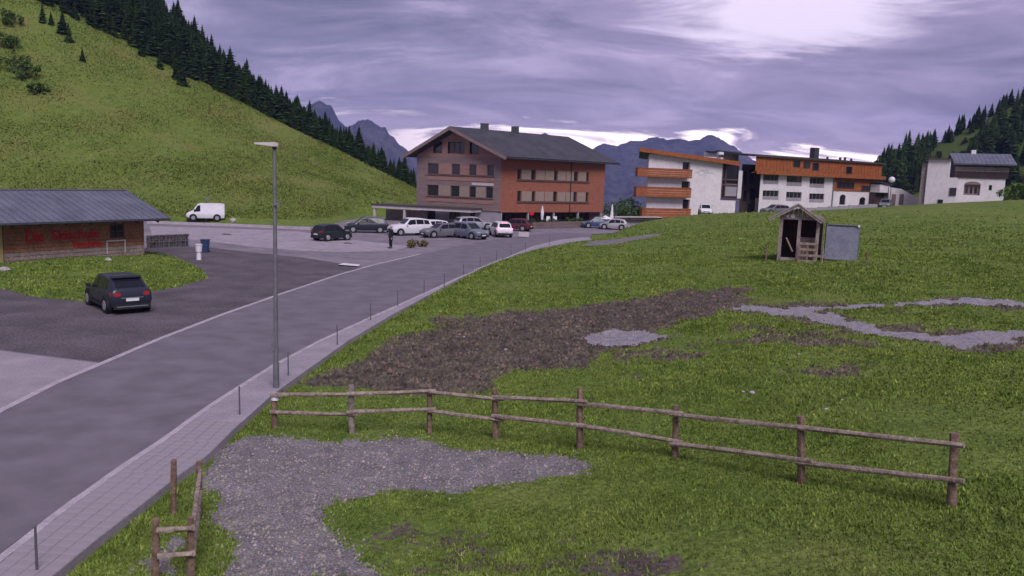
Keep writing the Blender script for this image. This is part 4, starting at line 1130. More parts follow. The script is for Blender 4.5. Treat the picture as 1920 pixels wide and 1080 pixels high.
# ------------------------------------------------------------------ fences
def fence():
    bases = [(516, 802, 742), (660, 811, 722), (805, 812, 724), (931, 822, 730), (1088, 842, 727), (1266, 858, 760), (1505, 905, 780), (1786, 953, 812)]
    pts = []
    for x, yb, yt in bases:
        g = ground(x, yb); d = g - CAM
        top = at_depth(x, yt, g[1]); pts.append((g, top))
    t = thing('pasture_fence', 'rustic pole fence crossing the meadow foreground on eight round posts', 'fence', tuple(pts[0][0]))
    for k, (g, top) in enumerate(pts):
        b = MB(); b.log((g[0], g[1], g[2] - .3), tuple(top + np.array([random.uniform(-.04, .04), 0, 0])), .075, .062, 9, 5, .02)
        p = b.build('post', M['wood_post'] if k != 1 else M['wood_old'], t, 40)
        if k == 0:
            c = MB(); c.tube(top + (0, 0, -.10), top + (0, 0, .06), .10, .085, 10); c.build('white_cap', M['white'], t)
    # rails measured at the post fronts: upper and lower
    ups = [(740, 740), (738, 733), (735, 748), (745, 752), (757, 774), (777, 802), (802, 833)]
    los = [(773, 777), (772, 767), (770, 787), (780, 797), (798, 827), (832, 862), (868, 900)]
    for k in range(7):
        a, b = pts[k][0], pts[k + 1][0]
        for yl in (ups, los):
            q0 = at_depth(bases[k][0], yl[k][0], a[1] - .09); q1 = at_depth(bases[k + 1][0], yl[k][1], b[1] - .09)
            d = (q1 - q0) / np.linalg.norm(q1 - q0)
            off = np.array([0, -.02 * (k % 2), 0])
            m = MB(); m.log(q0 - d * .12 + off, q1 + d * .16 + off, .052, .042, 8, 7, .006, .10); m.build('rail', M['wood_new'], t, 40)
    # second, nearer fence at the lower left
    b2 = [(325, 962, 868), (292, 1092, 1020), (357, 1088, 1010), (372, 965, 900)]
    t2 = thing('corner_fence', 'short pole fence beside the pavement at the lower left corner', 'fence', tuple(ground(325, 962)))
    pp = []
    for x, yb, yt in b2:
        g = ground(x, yb); top = np.array([g[0], g[1], g[2] + 1.0]); pp.append((g, top))
        m = MB(); m.log((g[0], g[1], g[2] - .3), tuple(top + np.array([.03, 0, 0])), .06, .05, 8, 4, .02); m.build('post', M['wood_post'], t2, 40)
    for i, j in ((2, 3), (1, 2)):
        for h in (.45, .85):
            a = pp[i][0] + (0, 0, h); b = pp[j][0] + (0, 0, h); m = MB(); m.log(a + (.07, -.06, 0), b + (.07, -.06, 0), .045, .04, 8, 5, .01); m.build('rail', M['wood_new'], t2, 40)
fence()

# thin metal marker posts along the pavement
mk = [(70, 1088, 'thin dark marker post at the bottom left corner of the pavement'), (450, 789, 'marker post left of the street lamp, nearest one along the verge'), (541, 714, 'marker post just right of the street lamp'), (633, 655, 'dark marker post where the mud meets the pavement'),
      (695, 607, 'faint slim marker post above the mud corner'), (746, 580, 'straight dark marker post at the turn of the verge'), (795, 556, 'marker post with a small bulge halfway up'), (833, 543, 'marker post at the first dip of the grass edge'), (869, 521, 'marker post at the crest of the grass edge'), (900, 505, 'marker post before the last bend'),
      (931, 492, 'small marker post on the last bend'), (958, 482, 'small marker post past the last bend'), (985, 474, 'tiny marker post near the grass tip'), (1030, 463, 'farthest tiny marker post beside the grass tip')]
for x, yb, lb in mk:
    g = ground(x, yb)
    t = thing('marker_post', lb, 'post', (g[0], g[1], g[2] - .02), 'marker posts along the pavement')
    lean = random.uniform(-.03, .03)
    MB().tube((g[0], g[1], g[2] - .2), (g[0] + lean, g[1], g[2] + .86), .022, .018, 7).build('shaft', M['post_grey'], t, 50)
    MB().tube((g[0] + lean, g[1], g[2] + .865), (g[0] + lean, g[1], g[2] + .90), .027, .022, 7).build('cap', M['metal'], t, 50)

# ------------------------------------------------------------------ street lamp
def lamp():
    g = ground(518, 737)
    d = g[1]
    t = thing('street_lamp', 'tall tapered grey street lamp standing at the edge of the pavement', 'street lamp', tuple(g))
    top = at_depth(514.5, 277, d)
    MB().tube(g - (0, 0, .2), g + (0, 0, .9), .09, .085, 12).build('base', M['metal'], t, 50)
    MB().tube(g + (0, 0, .9), top, .070, .045, 12).build('pole', M['metal'], t, 50)
    MB().tube(g + (0, 0, .05), g + (0, 0, .1), .18, .18, 12).build('flange', M['metal_dark'], t, 50)
    h1 = at_depth(519, 271, d); h0 = at_depth(482, 269, d - .1)
    m = MB(); ax = h0 - h1; ax /= np.linalg.norm(ax)
    MB().tube(top - (0, 0, .05), top + (0, 0, .12), .06, .06, 10).build('spigot', M['metal_dark'], t, 50)
    hd = MB(); hh = h1 - ax * .04
    for k, (s0, w0, z0) in enumerate([(0, .10, .10), (.12, .15, .11), (.33, .15, .07), (.62, .12, .045)]): pass
    st = [(0, .09, .10), (.1, .15, .12), (.30, .15, .085), (.62, .11, .045)]
    sidev = np.cross(ax, (0, 0, 1)); sidev /= np.linalg.norm(sidev)
    vs = []
    for s0, w0, z0 in st:
        c = hh + ax * s0
        vs += [c - sidev * w0 - (0, 0, z0 * .5), c + sidev * w0 - (0, 0, z0 * .5), c + sidev * w0 * .8 + (0, 0, z0 * .5), c - sidev * w0 * .8 + (0, 0, z0 * .5)]
    fs = [(3, 2, 1, 0), (12, 13, 14, 15)]
    for k in range(3):
        for j in range(4): fs.append((k * 4 + j, k * 4 + (j + 1) % 4, k * 4 + 4 + (j + 1) % 4, k * 4 + 4 + j))
    hd.add(vs, fs); hd.build('lamp_head', M['fascia_pale'], t)
    c = at_depth(517, 382, d); b = MB(); b.box(c[0] - .02, c[0] + .16, c[1] - .12, c[1] - .06, c[2] - .04, c[2] + .04); b.build('clamp', M['metal'], t)
    dr = at_depth(514, 640, d); b = MB(); b.box(dr[0] - .05, dr[0] + .05, dr[1] - .11, dr[1] - .085, dr[2] - .25, dr[2] + .25); b.build('service_door', M['metal'], t)
lamp()

# ------------------------------------------------------------------ cars
ST = {
 'suv': [(-.500, .28, .48, .50, .84, .78), (-.482, .20, .58, .62, .93, .80), (-.395, .17, .61, .93, .97, .70), (-.25, .16, .60, .985, 1, .73), (0, .15, .585, 1.0, 1, .74), (.09, .15, .58, .985, 1, .73), (.27, .16, .565, .60, .99, .84), (.42, .17, .53, .555, .95, .78), (.488, .20, .42, .45, .87, .70), (.5, .27, .36, .38, .80, .66)],
 'hatch': [(-.500, .28, .50, .52, .84, .78), (-.485, .20, .60, .64, .93, .80), (-.40, .17, .62, .92, .97, .70), (-.22, .15, .60, .99, 1, .72), (.0, .15, .585, 1.0, 1, .73), (.07, .15, .58, .98, 1, .72), (.26, .16, .57, .60, .98, .82), (.41, .17, .54, .56, .94, .76), (.488, .20, .42, .45, .86, .68), (.5, .27, .36, .38, .80, .64)],
 'wagon': [(-.500, .28, .50, .53, .84, .78), (-.488, .20, .62, .66, .93, .80), (-.43, .17, .63, .92, .97, .72), (-.25, .15, .62, .985, 1, .74), (0, .15, .61, 1.0, 1, .74), (.06, .15, .60, .98, 1, .73), (.22, .16, .59, .62, .98, .84), (.40, .17, .55, .58, .95, .78), (.488, .20, .44, .47, .87, .70), (.5, .27, .38, .40, .80, .66)],
 'fastback': [(-.500, .28, .50, .52, .84, .78), (-.484, .20, .62, .66, .93, .80), (-.475, .19, .63, .70, .94, .79), (-.315, .16, .63, .95, .985, .72), (-.15, .15, .61, .99, 1, .74), (0, .15, .595, 1.0, 1, .74), (.09, .15, .585, .985, 1, .73), (.27, .16, .565, .60, .99, .84), (.42, .17, .53, .555, .95, .78), (.488, .20, .42, .45, .87, .70), (.5, .27, .36, .38, .80, .66)],
 'van': [(-.500, .20, .50, .93, .93, .84), (-.49, .17, .50, .97, .98, .86), (-.40, .15, .50, 1.0, 1, .87), (-.1, .15, .50, 1.0, 1, .87), (.12, .15, .50, .995, 1, .86), (.20, .15, .50, .95, 1, .84), (.34, .16, .49, .56, .98, .86), (.455, .17, .43, .46, .93, .80), (.492, .20, .36, .39, .87, .74), (.5, .25, .32, .34, .82, .7)],
}
def car(px, py, heading, pt, kind, L, W, H, label, name='parked_car', cat='car', tail='tail', pos=None, rails=False):
    g = ground(px, py) if pos is None else pos
    if pos is None:
        # move from the near lower edge to the middle of the footprint
        dd_ = np.array([g[0], g[1]]); dd_ /= np.linalg.norm(dd_)
        g = np.array([g[0] + dd_[0] * W * .5, g[1] + dd_[1] * W * .5, 0]);
    g[2] = max(gz(g[0], g[1]), .012) if pos is None else pos[2]
    t = thing(name, label, cat, tuple(g), group=None, local=True, rz=R(heading))
    S = ST[kind]; hw = W / 2
    def st(x):
        xs = [s[0] for s in S]; return [np.interp(x, xs, [s[i] for s in S]) for i in range(6)]
    m = MB(); ring = []
    for (x, zb, zl, zt, wb, wt) in S:
        h = [(wb * .88, zb), (wb * 1.0, zb + (zl - zb) * .45), (wb * .985, zb + (zl - zb) * .85), (wb * .955, zl), (wt, zt - .018 * (1 if zt - zl > .1 else .3)), (wt * .80, zt)]
        ring.append([(x * L, a * hw, b * H) for a, b in h] + [(x * L, -a * hw, b * H) for a, b in h[::-1]])
    k = 12; vs = [p for r in ring for p in r]; fs = []
    for i in range(len(S) - 1):
        for j in range(k): fs.append((i * k + j, (i + 1) * k + j, (i + 1) * k + (j + 1) % k, i * k + (j + 1) % k))
    fs += [tuple(range(k)), tuple((len(S) - 1) * k + j for j in range(k - 1, -1, -1))]
    m.add(vs, fs); m.build('body', pt, t, 38)
    def side(x, tt, s, off=.012):
        xx, zb, zl, zt, wb, wt = st(x)
        a = np.array([wb * .955, zl]); b = np.array([wt, zt - .018]); p = a + (b - a) * tt
        return (x * L, s * (p[0] * hw + off), p[1] * H)
    xs = [s[0] for s in S]
    iC, iF, iG = (2, 5, 6) if kind != 'fastback' else (3, 6, 7)
    xc, xf, xg = xs[iC], xs[iF], xs[iG]
    if kind == 'van': wins = [((.13, .08), (.30, .08), (.20, .85), (.13, .85))]
    else:
        mid = (xc + xf) / 2
        wins = [((xc + .0, .10), (mid - .10, .10), (mid - .10, .86), (xc + .03, .86)), ((mid - .085, .10), (mid + .10, .10), (mid + .10, .86), (mid - .085, .86)), ((mid + .115, .10), (xg - .05, .10), (xf + .01, .86), (mid + .115, .86))]
    for s in (1, -1):
        for wv in wins:
            q_ = [side(x, tt, s) for x, tt in wv]
            if s < 0: q_ = q_[::-1]
            MB().quad(*q_).build('side_window', M['glass_car'], t)
    def across(iA, iB, nm):
        xa, xb = xs[iA], xs[iB]
        pa, pb = S[iA], S[iB]
        def pt_(f, w):
            zz = (pa[3] + (pb[3] - pa[3]) * f) * H; ww = (pa[5] + (pb[5] - pa[5]) * f) * hw * w; return np.array([(xa + (xb - xa) * f) * L, ww, zz])
        d = np.array([(xb - xa) * L, 0, (pb[3] - pa[3]) * H]); nrm = np.array([-d[2], 0, d[0]]); nrm /= np.linalg.norm(nrm)
        nrm = nrm if nrm[2] > 0 else -nrm
        if abs(d[0]) < .05: nrm = np.array([-1.0 if nm == 'rear_window' else 1.0, 0, 0])
        o = nrm * .012
        a, b, c, d_ = pt_(.10, .86) + o, pt_(.10, -.86) + o, pt_(.90, -.84) + o, pt_(.90, .84) + o
        if np.cross(b - a, c - a) @ nrm < 0: a, b, c, d_ = d_, c, b, a
        MB().quad(a, b, c, d_).build(nm, M['glass_car'], t)
    across(iF, iG, 'windscreen')
    if kind == 'fastback': across(2, 3, 'rear_window')
    elif kind != 'van': across(1, 2, 'rear_window')
    else:
        for s in (1, -1): MB().box(-.5 * L - .014, -.5 * L - .003, s * .05 * W if s > 0 else -.38 * W, .38 * W if s > 0 else -.05 * W, .58 * H, .86 * H).build('rear_window', M['glass_car'], t)
    rw = .335 if kind != 'van' else .34
    for sx in (-.30, .315):
        for s in (1, -1):
            yo = s * (hw - .09); x = sx * L
            MB().tube((x, s * (hw * .80), rw + .02), (x, s * (hw + .004), rw + .02), rw + .075, rw + .075, 18).build('wheel_arch', M['black'], t)
            w_ = MB().tube((x, yo - s * .11, rw), (x, yo + s * .11, rw), rw, rw, 20).build('wheel', M['tyre'], t, 40)
            MB().tube((x, yo + s * .105, rw), (x, yo + s * .125, rw), rw * .66, rw * .60, 14).build('rim', M['rim'], w_)
    zb = S[0][1] * H
    for s in (1, -1):
        z = .52 * H if kind != 'van' else .45 * H
        MB().hexa([(-.497 * L - .015, s * .80 * hw, z), (-.497 * L - .015, s * .52 * hw, z), (-.47 * L, s * .52 * hw, z), (-.46 * L, s * .945 * hw, z), (-.49 * L - .015, s * .80 * hw, z + .15), (-.49 * L - .015, s * .52 * hw, z + .13), (-.46 * L, s * .52 * hw, z + .13), (-.45 * L, s * .955 * hw, z + .15)]).build('tail_light', M[tail], t)
        z = .40 * H if kind != 'van' else .34 * H
        MB().hexa([(.492 * L + .012, s * .42 * hw, z), (.487 * L + .012, s * .76 * hw, z), (.45 * L, s * .90 * hw, z), (.45 * L, s * .42 * hw, z), (.482 * L + .012, s * .42 * hw, z + .12), (.477 * L + .012, s * .76 * hw, z + .13), (.44 * L, s * .91 * hw, z + .14), (.44 * L, s * .42 * hw, z + .12)]).build('headlight', M['lamp'], t)
        xm = (xf * .4 + xg * .6) * L; MB().box(xm - .07, xm + .06, min(s * hw * .99, s * (hw + .17)), max(s * hw * .99, s * (hw + .17)), .60 * H, .60 * H + .13).build('mirror', pt if kind != 'van' else M['black'], t)
    MB().box(-.5 * L - .03, -.47 * L, -hw * .84, hw * .84, .16 * H, .30 * H).build('bumper', M['black'], t)
    MB().box(.47 * L, .5 * L + .03, -hw * .80, hw * .80, .15 * H, .26 * H).build('bumper', M['black'], t)
    MB().box(-.5 * L - .035, -.5 * L - .020, -.26, .26, .37 * H, .37 * H + .12).build('number_plate', M['plate'], t)
    MB().box(.5 * L + .031, .5 * L + .044, -.26, .26, .235 * H, .235 * H + .11).build('number_plate', M['plate'], t)
    MB().box(.488 * L, .5 * L + .012, -hw * .5, hw * .5, .29 * H, .37 * H).build('grille', M['black'], t)
    if kind == 'fastback':
        MB().hexa([(-.345 * L, -hw * .68, .952 * H), (-.345 * L, hw * .68, .952 * H), (-.27 * L, hw * .70, .985 * H), (-.27 * L, -hw * .70, .985 * H), (-.352 * L, -hw * .66, .978 * H), (-.352 * L, hw * .66, .978 * H), (-.27 * L, hw * .68, 1.003 * H), (-.27 * L, -hw * .68, 1.003 * H)]).build('spoiler', M['black'], t)
        MB().box(-.5 * L - .022, -.49 * L, -hw * .5, hw * .5, .455 * H, .47 * H).build('trim_strip', M['rim'], t)
        MB().box(-.5 * L - .034, -.49 * L, -hw * .72, hw * .72, .215 * H, .235 * H).build('trim_strip', M['rim'], t)
        for s in (1, -1):
            MB().box(-.22 * L, .23 * L, min(s * hw * .97, s * (hw + .012)), max(s * hw * .97, s * (hw + .012)), .17 * H, .245 * H).build('sill_cladding', M['black'], t)
            for x_ in (-.13, .08): MB().box(x_ * L - .09, x_ * L + .09, min(s * hw * .98, s * (hw + .022)), max(s * hw * .98, s * (hw + .022)), .54 * H, .56 * H).build('door_handle', pt, t)
    if tail == 'tail_lit': MB().box(-.40 * L - .03, -.385 * L, -.18, .18, .935 * H, .965 * H).build('brake_light', M['tail_lit'], t)
    if rails:
        for s in (1, -1): MB().bar((-.33 * L, s * .66 * hw, 1.0 * H + .01), (.05 * L, s * .66 * hw, 1.0 * H + .02), .04, .05).build('roof_rail', M['metal'], t)
    return t
pn = paint('dark_navy_paint', (.020, .024, .040)); pb = paint('black_green_paint', (.016, .022, .022)); pw = paint('white_paint', (.72, .69, .74))
pg = paint('grey_paint', (.15, .145, .165)); pbl = paint('blue_grey_paint', (.15, .165, .21)); pr_ = paint('dark_red_paint', (.10, .026, .03)); psl = paint('silver_paint', (.36, .35, .38)); pblu = paint('blue_paint', (.06, .09, .18))
car(221, 585, 133, pn, 'fastback', 4.0, 1.74, 1.53, 'dark navy compact hatchback parked on gravel before the grass island', rails=False)
car(386, 419, 199, pw, 'van', 4.05, 1.8, 1.95, 'white panel van parked at the foot of the grassy hill', name='delivery_van', cat='van')
car(622, 453, 52, pb, 'hatch', 3.6, 1.7, 1.5, 'small black hatchback parked alone on the pale forecourt')
car(687, 438, 194, pn, 'suv', 4.5, 1.85, 1.62, 'dark blue estate parked left of the white people carrier', rails=True)
car(768, 443, 212, pw, 'wagon', 4.4, 1.85, 1.78, 'tall white people carrier parked before the hotel canopy')
car(806, 444, 205, pw, 'hatch', 4.0, 1.75, 1.40, 'low white hatchback squeezed behind the white people carrier', pos=np.array([*at_depth(808, 444, 87)[:2], .012]))
car(828, 447, 215, pg, 'wagon', 4.4, 1.8, 1.45, 'mid grey estate parked between white and blue grey cars')
car(877, 449, 318, pbl, 'suv', 4.5, 1.85, 1.62, 'blue grey crossover parked nose out beside the road')
car(884, 440, 30, psl, 'wagon', 4.5, 1.8, 1.5, 'silver estate behind the blue grey crossover', pos=np.array([*at_depth(887, 440, 95)[:2], .012]))
car(938, 445, 104, pw, 'suv', 4.3, 1.82, 1.60, 'white crossover driving away with red brake lights glowing', tail='tail_lit')
car(966, 434, 160, pr_, 'hatch', 4.0, 1.75, 1.45, 'dark red hatchback beyond the white braking crossover')
car(1118, 429, 186, pblu, 'hatch', 4.0, 1.75, 1.5, 'blue hatchback at the right end of the timber hotel terrace')
car(1150, 429, 170, psl, 'hatch', 3.6, 1.65, 1.42, 'small silver hatchback beside the light coloured wall', pos=np.array([*at_depth(1150, 428, 104)[:2], .012]))
p = at_depth(1322, 400, 121); car(0, 0, 262, pw, 'suv', 4.3, 1.82, 1.62, 'white car parked nose forward against the white hotel wall', pos=np.array([p[0], p[1], at_depth(1322, 403, 121)[2]]))
p = at_depth(1453, 394, 121); car(0, 0, 200, pg, 'wagon', 4.4, 1.8, 1.5, 'dark grey car half hidden by the meadow left of the field hut gable', pos=np.array([p[0], p[1], at_depth(1453, 402, 121)[2]]))
p = at_depth(1660, 388, 136); car(0, 0, 240, pg, 'suv', 4.4, 1.85, 1.6, 'grey car parked by the dark porch recess near the globe lamp', pos=np.array([p[0], p[1], at_depth(1660, 391, 136)[2]]))

# ------------------------------------------------------------------ person
def person(px, py, heading, label):
    g = on_z(px, py, .014)
    t = thing('person', label, 'person', tuple(g), local=True, rz=R(heading)); t.scale = (1.28, 1.28, 1.06)
    v, e, r = [], [], []
    def a(p, rad, par=None):
        v.append(p); r.append(rad); i = len(v) - 1
        if par is not None: e.append((par, i))
        return i
    pel = a((0, 0, .98), (.155, .115)); wa = a((0, 0, 1.14), (.145, .105), pel); ch = a((.01, 0, 1.36), (.175, .12), wa); nk = a((0, 0, 1.53), (.062, .062), ch)
    h1 = a((.02, 0, 1.62), (.080, .088), nk); h2 = a((.02, 0, 1.73), (.085, .095), h1); 
    for s in (1, -1):
        hp = a((0, .10 * s, .92), (.10, .10), pel); kn = a((.03, .11 * s, .52), (.070, .07), hp); an = a((0, .115 * s, .10), (.045, .048), kn); to = a((.15, .13 * s, .045), (.04, .035), an)
        sh = a((0, .19 * s, 1.45), (.072, .072), ch); el_ = a((-.02, .25 * s, 1.17), (.052, .052), sh); wr2 = a((.06, .25 * s, .93), (.034, .034), el_); pm = a((.08, .25 * s, .85), (.036, .025), wr2)
        for k in range(4):
            f0 = a((.065 + .018 * k - .01, .25 * s, .79), (.010, .010), pm); f1 = a((.07 + .018 * k - .01, .245 * s, .755 - (.01 if k in (1, 2) else 0)), (.009, .009), f0); a((.085 + .018 * k - .01, .235 * s, .73 - (.012 if k in (1, 2) else 0)), (.008, .008), f1)
        th = a((.115, .235 * s, .82), (.011, .011), pm); a((.13, .225 * s, .785), (.009, .009), th)
    me = bpy.data.meshes.new('body'); me.from_pydata(v, e, []); ob = bpy.data.objects.new('tmp', me); COL.objects.link(ob)
    sk = ob.modifiers.new('s', 'SKIN'); ss = ob.modifiers.new('d', 'SUBSURF'); ss.levels = 1; ss.render_levels = 1
    for i, d in enumerate(me.skin_vertices[0].data): d.radius = r[i]; d.use_root = (i == 0)
    bpy.context.view_layer.update()
    nm = bpy.data.meshes.new_from_object(ob.evaluated_get(bpy.context.evaluated_depsgraph_get())); bpy.data.objects.remove(ob)
    nm.name = 'body'
    skin = mat('skin', (.45, .30, .25), rough=.6); jk = mat('dark_jacket', (.012, .016, .020), (.02, .026, .03), 6, .9); tr = mat('dark_trousers', (.016, .012, .02), (.026, .02, .03), 6, .9); sh_ = mat('dark_shoes', (.01, .01, .01), rough=.7)
    nm.materials.clear()
    for q_ in (skin, jk, tr, sh_): nm.materials.append(q_)
    for p_ in nm.polygons:
        c = p_.center; p_.use_smooth = True
        p_.material_index = 0 if c.z > 1.54 or (abs(c.y) > .19 and c.z < .90 and c.z > .6) else (1 if c.z > .93 else (2 if c.z > .10 else 3))
    o = bpy.data.objects.new('body', nm); COL.objects.link(o); o.parent = t
    m = MB()
    for k in range(5):
        a0, a1 = math.pi * .5 * k / 5, math.pi * .5 * (k + 1) / 5
        m.tube((.0, 0, 1.70 + .13 * math.sin(a0)), (.0, 0, 1.70 + .13 * math.sin(a1)), .108 * math.cos(a0), max(.108 * math.cos(a1), .005), 14, False)
    m.build('hair', mat('fair_hair', (.32, .27, .22), (.42, .36, .30), 20, .7), t, 60)
    MB().hexa([(.095, -.012, 1.64), (.125, -.015, 1.645), (.125, .015, 1.645), (.095, .012, 1.64), (.095, -.008, 1.69), (.105, -.006, 1.69), (.105, .006, 1.69), (.095, .008, 1.69)]).build('nose', skin, t)
    for s in (1, -1):
        MB().tube((.09, .035 * s, 1.69), (.106, .035 * s, 1.69), .014, .012, 8).build('eye', M['black'], t)
        MB().tube((.015, .085 * s, 1.66), (.02, .105 * s, 1.66), .028, .024, 8).build('ear', skin, t)
    MB().box(.098, .108, -.025, .025, 1.605, 1.615).build('mouth', mat('lips', (.35, .15, .14), rough=.6), t)
person(733, 466, 215, 'person in dark jacket and dark trousers standing on the forecourt edge')

# ------------------------------------------------------------------ plants
def spruce_mesh(seed, h=12.0, wide=.17):
    rd = random.Random(seed); m = MB()
    levels = 19
    for i in range(levels):
        f = i / (levels - 1); z = h * (.07 + .91 * f)
        rr = h * wide * (1 - f) ** .72 * rd.uniform(.78, 1.15) + .12
        nb = int(9 - 3 * f); a0 = rd.uniform(0, 6.28)
        for k in range(nb):
            a = a0 + 6.283 * k / nb + rd.uniform(-.25, .25); L = rr * rd.uniform(.7, 1.15); w = L * .34 + .12; dr = L * rd.uniform(.25, .5)
            c, s = math.cos(a), math.sin(a)
            P = lambda r_, t_, zz: (c * r_ - s * t_, s * r_ + c * t_, zz)
            m.add([P(.02, 0, z), P(L * .55, w, z - dr * .6 + rd.uniform(-.1, .1)), P(L, 0, z - dr * .75), P(L * .55, -w, z - dr * .6 + rd.uniform(-.1, .1)), P(L * .5, 0, z - dr * .15)], [(0, 4, 1), (1, 4, 2), (2, 4, 3), (3, 4, 0)])
    nk = 8; ks = 9; o = len(m.v)
    for i in range(ks):
        f = i / (ks - 1); rr = h * wide * .62 * (1 - f) ** .9 + .03
        for k in range(nk):
            a = 6.283 * (k + .5 * (i % 2)) / nk; q_ = rr * rd.uniform(.65, 1.2); m.v.append((q_ * math.cos(a), q_ * math.sin(a), h * (.05 + .93 * f) + rd.uniform(-.15, .15)))
    for i in range(ks - 1):
        for k in range(nk):
            a_, b_, c_, d_ = o + i * nk + k, o + i * nk + (k + 1) % nk, o + (i + 1) * nk + (k + 1) % nk, o + (i + 1) * nk + k
            m.f += [(a_, b_, c_), (a_, c_, d_)]
    m.add([(.0, 0, h * 1.02), (.14, .1, h * .93), (-.14, .1, h * .93), (0, -.15, h * .93)], [(0, 1, 2), (0, 2, 3), (0, 3, 1)])
    return m
def crown_mesh(seed, rx, ry, rz, nclump, nleaf, leaf, zc):
    rd = np.random.default_rng(seed); V = []; Fc = []
    for c in range(nclump):
        while True:
            p = rd.uniform(-1, 1, 3)
            if np.linalg.norm(p) < 1: break
        p = p * np.array([rx, ry, rz]) * .8
        cr = rd.uniform(.22, .42) * min(rx, ry, rz)
        for k in range(nleaf):
            d = rd.normal(size=3); d /= np.linalg.norm(d); q_ = p + d * cr * rd.uniform(.5, 1.1) + np.array([0, 0, zc])
            t1 = rd.normal(size=3); t1 /= np.linalg.norm(t1); t2 = np.cross(t1, d); i = len(V); s = leaf * rd.uniform(.6, 1.3)
            V += [q_ - t1 * s, q_ + t2 * s * .6, q_ + t1 * s, q_ - t2 * s * .6]; Fc.append((i, i + 1, i + 2, i + 3))
    m = MB(); m.v = [tuple(v) for v in V]; m.f = Fc; return m
spr = []
for k in range(6):
    wm = spruce_mesh(100 + k, 12.0, .25 + .03 * (k % 3)).mesh('spruce_crown'); wm.materials.append(M['forest1' if k % 3 else 'forest2'])
    tm = MB().log((0, 0, -1.2), (0, 0, 11), .20, .03, 7, 4, .0).mesh('spruce_trunk'); tm.materials.append(M['bark'])
    spr.append((wm, tm))
for k in range(3):
    cm = crown_mesh(500 + k, 2.6, 2.6, 3.4, 34, 22, .42, 4.6); cm.f = [t_ for f_ in cm.f for t_ in ((f_[0], f_[1], f_[2]), (f_[0], f_[2], f_[3]))]
    wm = cm.mesh('leafy_crown'); wm.materials.append(M['forest2']); tm = MB().log((0, 0, -1.2), (0, 0, 5.5), .22, .06, 7, 4, .0).mesh('leafy_trunk'); tm.materials.append(M['bark']); spr.append((wm, tm))
def plant_spruce(x, y, z, s, k, label, group):
    t = thing('spruce_tree', label, 'tree', (x, y, z), group, True, random.uniform(0, 6.28)); t.scale = (s * random.uniform(.9, 1.15),) * 2 + (s,)
    for nm, me in (('crown', spr[k][0]), ('trunk', spr[k][1])):
        o = bpy.data.objects.new(nm, me); COL.objects.link(o); o.parent = t
    return t
def project(p):
    d = np.array(p) - CAM; w = d @ FWD
    return 960 + F_PX * (d @ RIGHT) / w, 540 - F_PX * (d @ UP) / w
def mass(name, items, mm='forest1'):
    Vs, Fs = [], []; off = 0
    cache = {}
    for (x, y, z, s, k) in items:
        if k not in cache:
            me = spr[k][0]; v = np.zeros(len(me.vertices) * 3); me.vertices.foreach_get('co', v); f = np.zeros(len(me.loops), np.int32); me.loops.foreach_get('vertex_index', f); cache[k] = (v.reshape(-1, 3), f.reshape(-1, 3))
        v, f = cache[k]; a = random.uniform(0, 6.28); c, sn = math.cos(a), math.sin(a)
        w = v * s; Vs.append(np.stack([w[:, 0] * c - w[:, 1] * sn + x, w[:, 0] * sn + w[:, 1] * c + y, w[:, 2] + z], -1)); Fs.append(f + off); off += len(v)
    o = link(name, np_mesh(name, np.concatenate(Vs), np.concatenate(Fs), [M[mm]]), kind='stuff'); return o
# left forest beyond the crest of the hill
items = []
yy = 149.5
while yy < 214:
    sp_ = 2.15 + (yy - 149) * .008
    x = -150.0
    while x < -6:
        xx = x + random.uniform(-1.4, 1.4); y2 = yy + random.uniform(-1.4, 1.4)
        z = gz(xx, y2)
        s = random.uniform(.38, .64) * (1.0 if yy > 153 else random.uniform(.5, .85)) * (1.25 if random.random() < .08 else 1)
        s *= float(np.interp(xx * 147 / y2, [-50, -15], [1, .6]))
        pxx, pyy = project((xx, y2, z + 12 * s)); _, pb_ = project((xx, y2, z))
        if -60 < pxx < 790 and pb_ > -60 and xx * 147 / y2 < -18.5: items.append((xx, y2, z, s, random.randrange(6), pyy))
        x += sp_
    yy += sp_ * .95
items.sort(key=lambda i: i[1])
front = items[:160]; rest = items[160:]
# skyline trees: smallest pixel y within each vertical strip
best = {}
for it in rest:
    b = int(project(it[:3])[0] // 9)
    if b not in best or it[5] < best[b][5]: best[b] = it
sky_t = list(best.values()); rest = [i for i in rest if i not in sky_t]
for it in front: plant_spruce(*it[:5], 'dark spruce at the lower edge of the forest above the grassy left hillside', 'spruces at the forest edge on the left hill')
for it in sky_t: plant_spruce(*it[:5], 'dark spruce on the skyline of the left forest ridge', 'spruces on the left forest skyline')
print('left trees', len(front), len(sky_t), len(rest))
mass('forest', [i[:5] for i in rest])
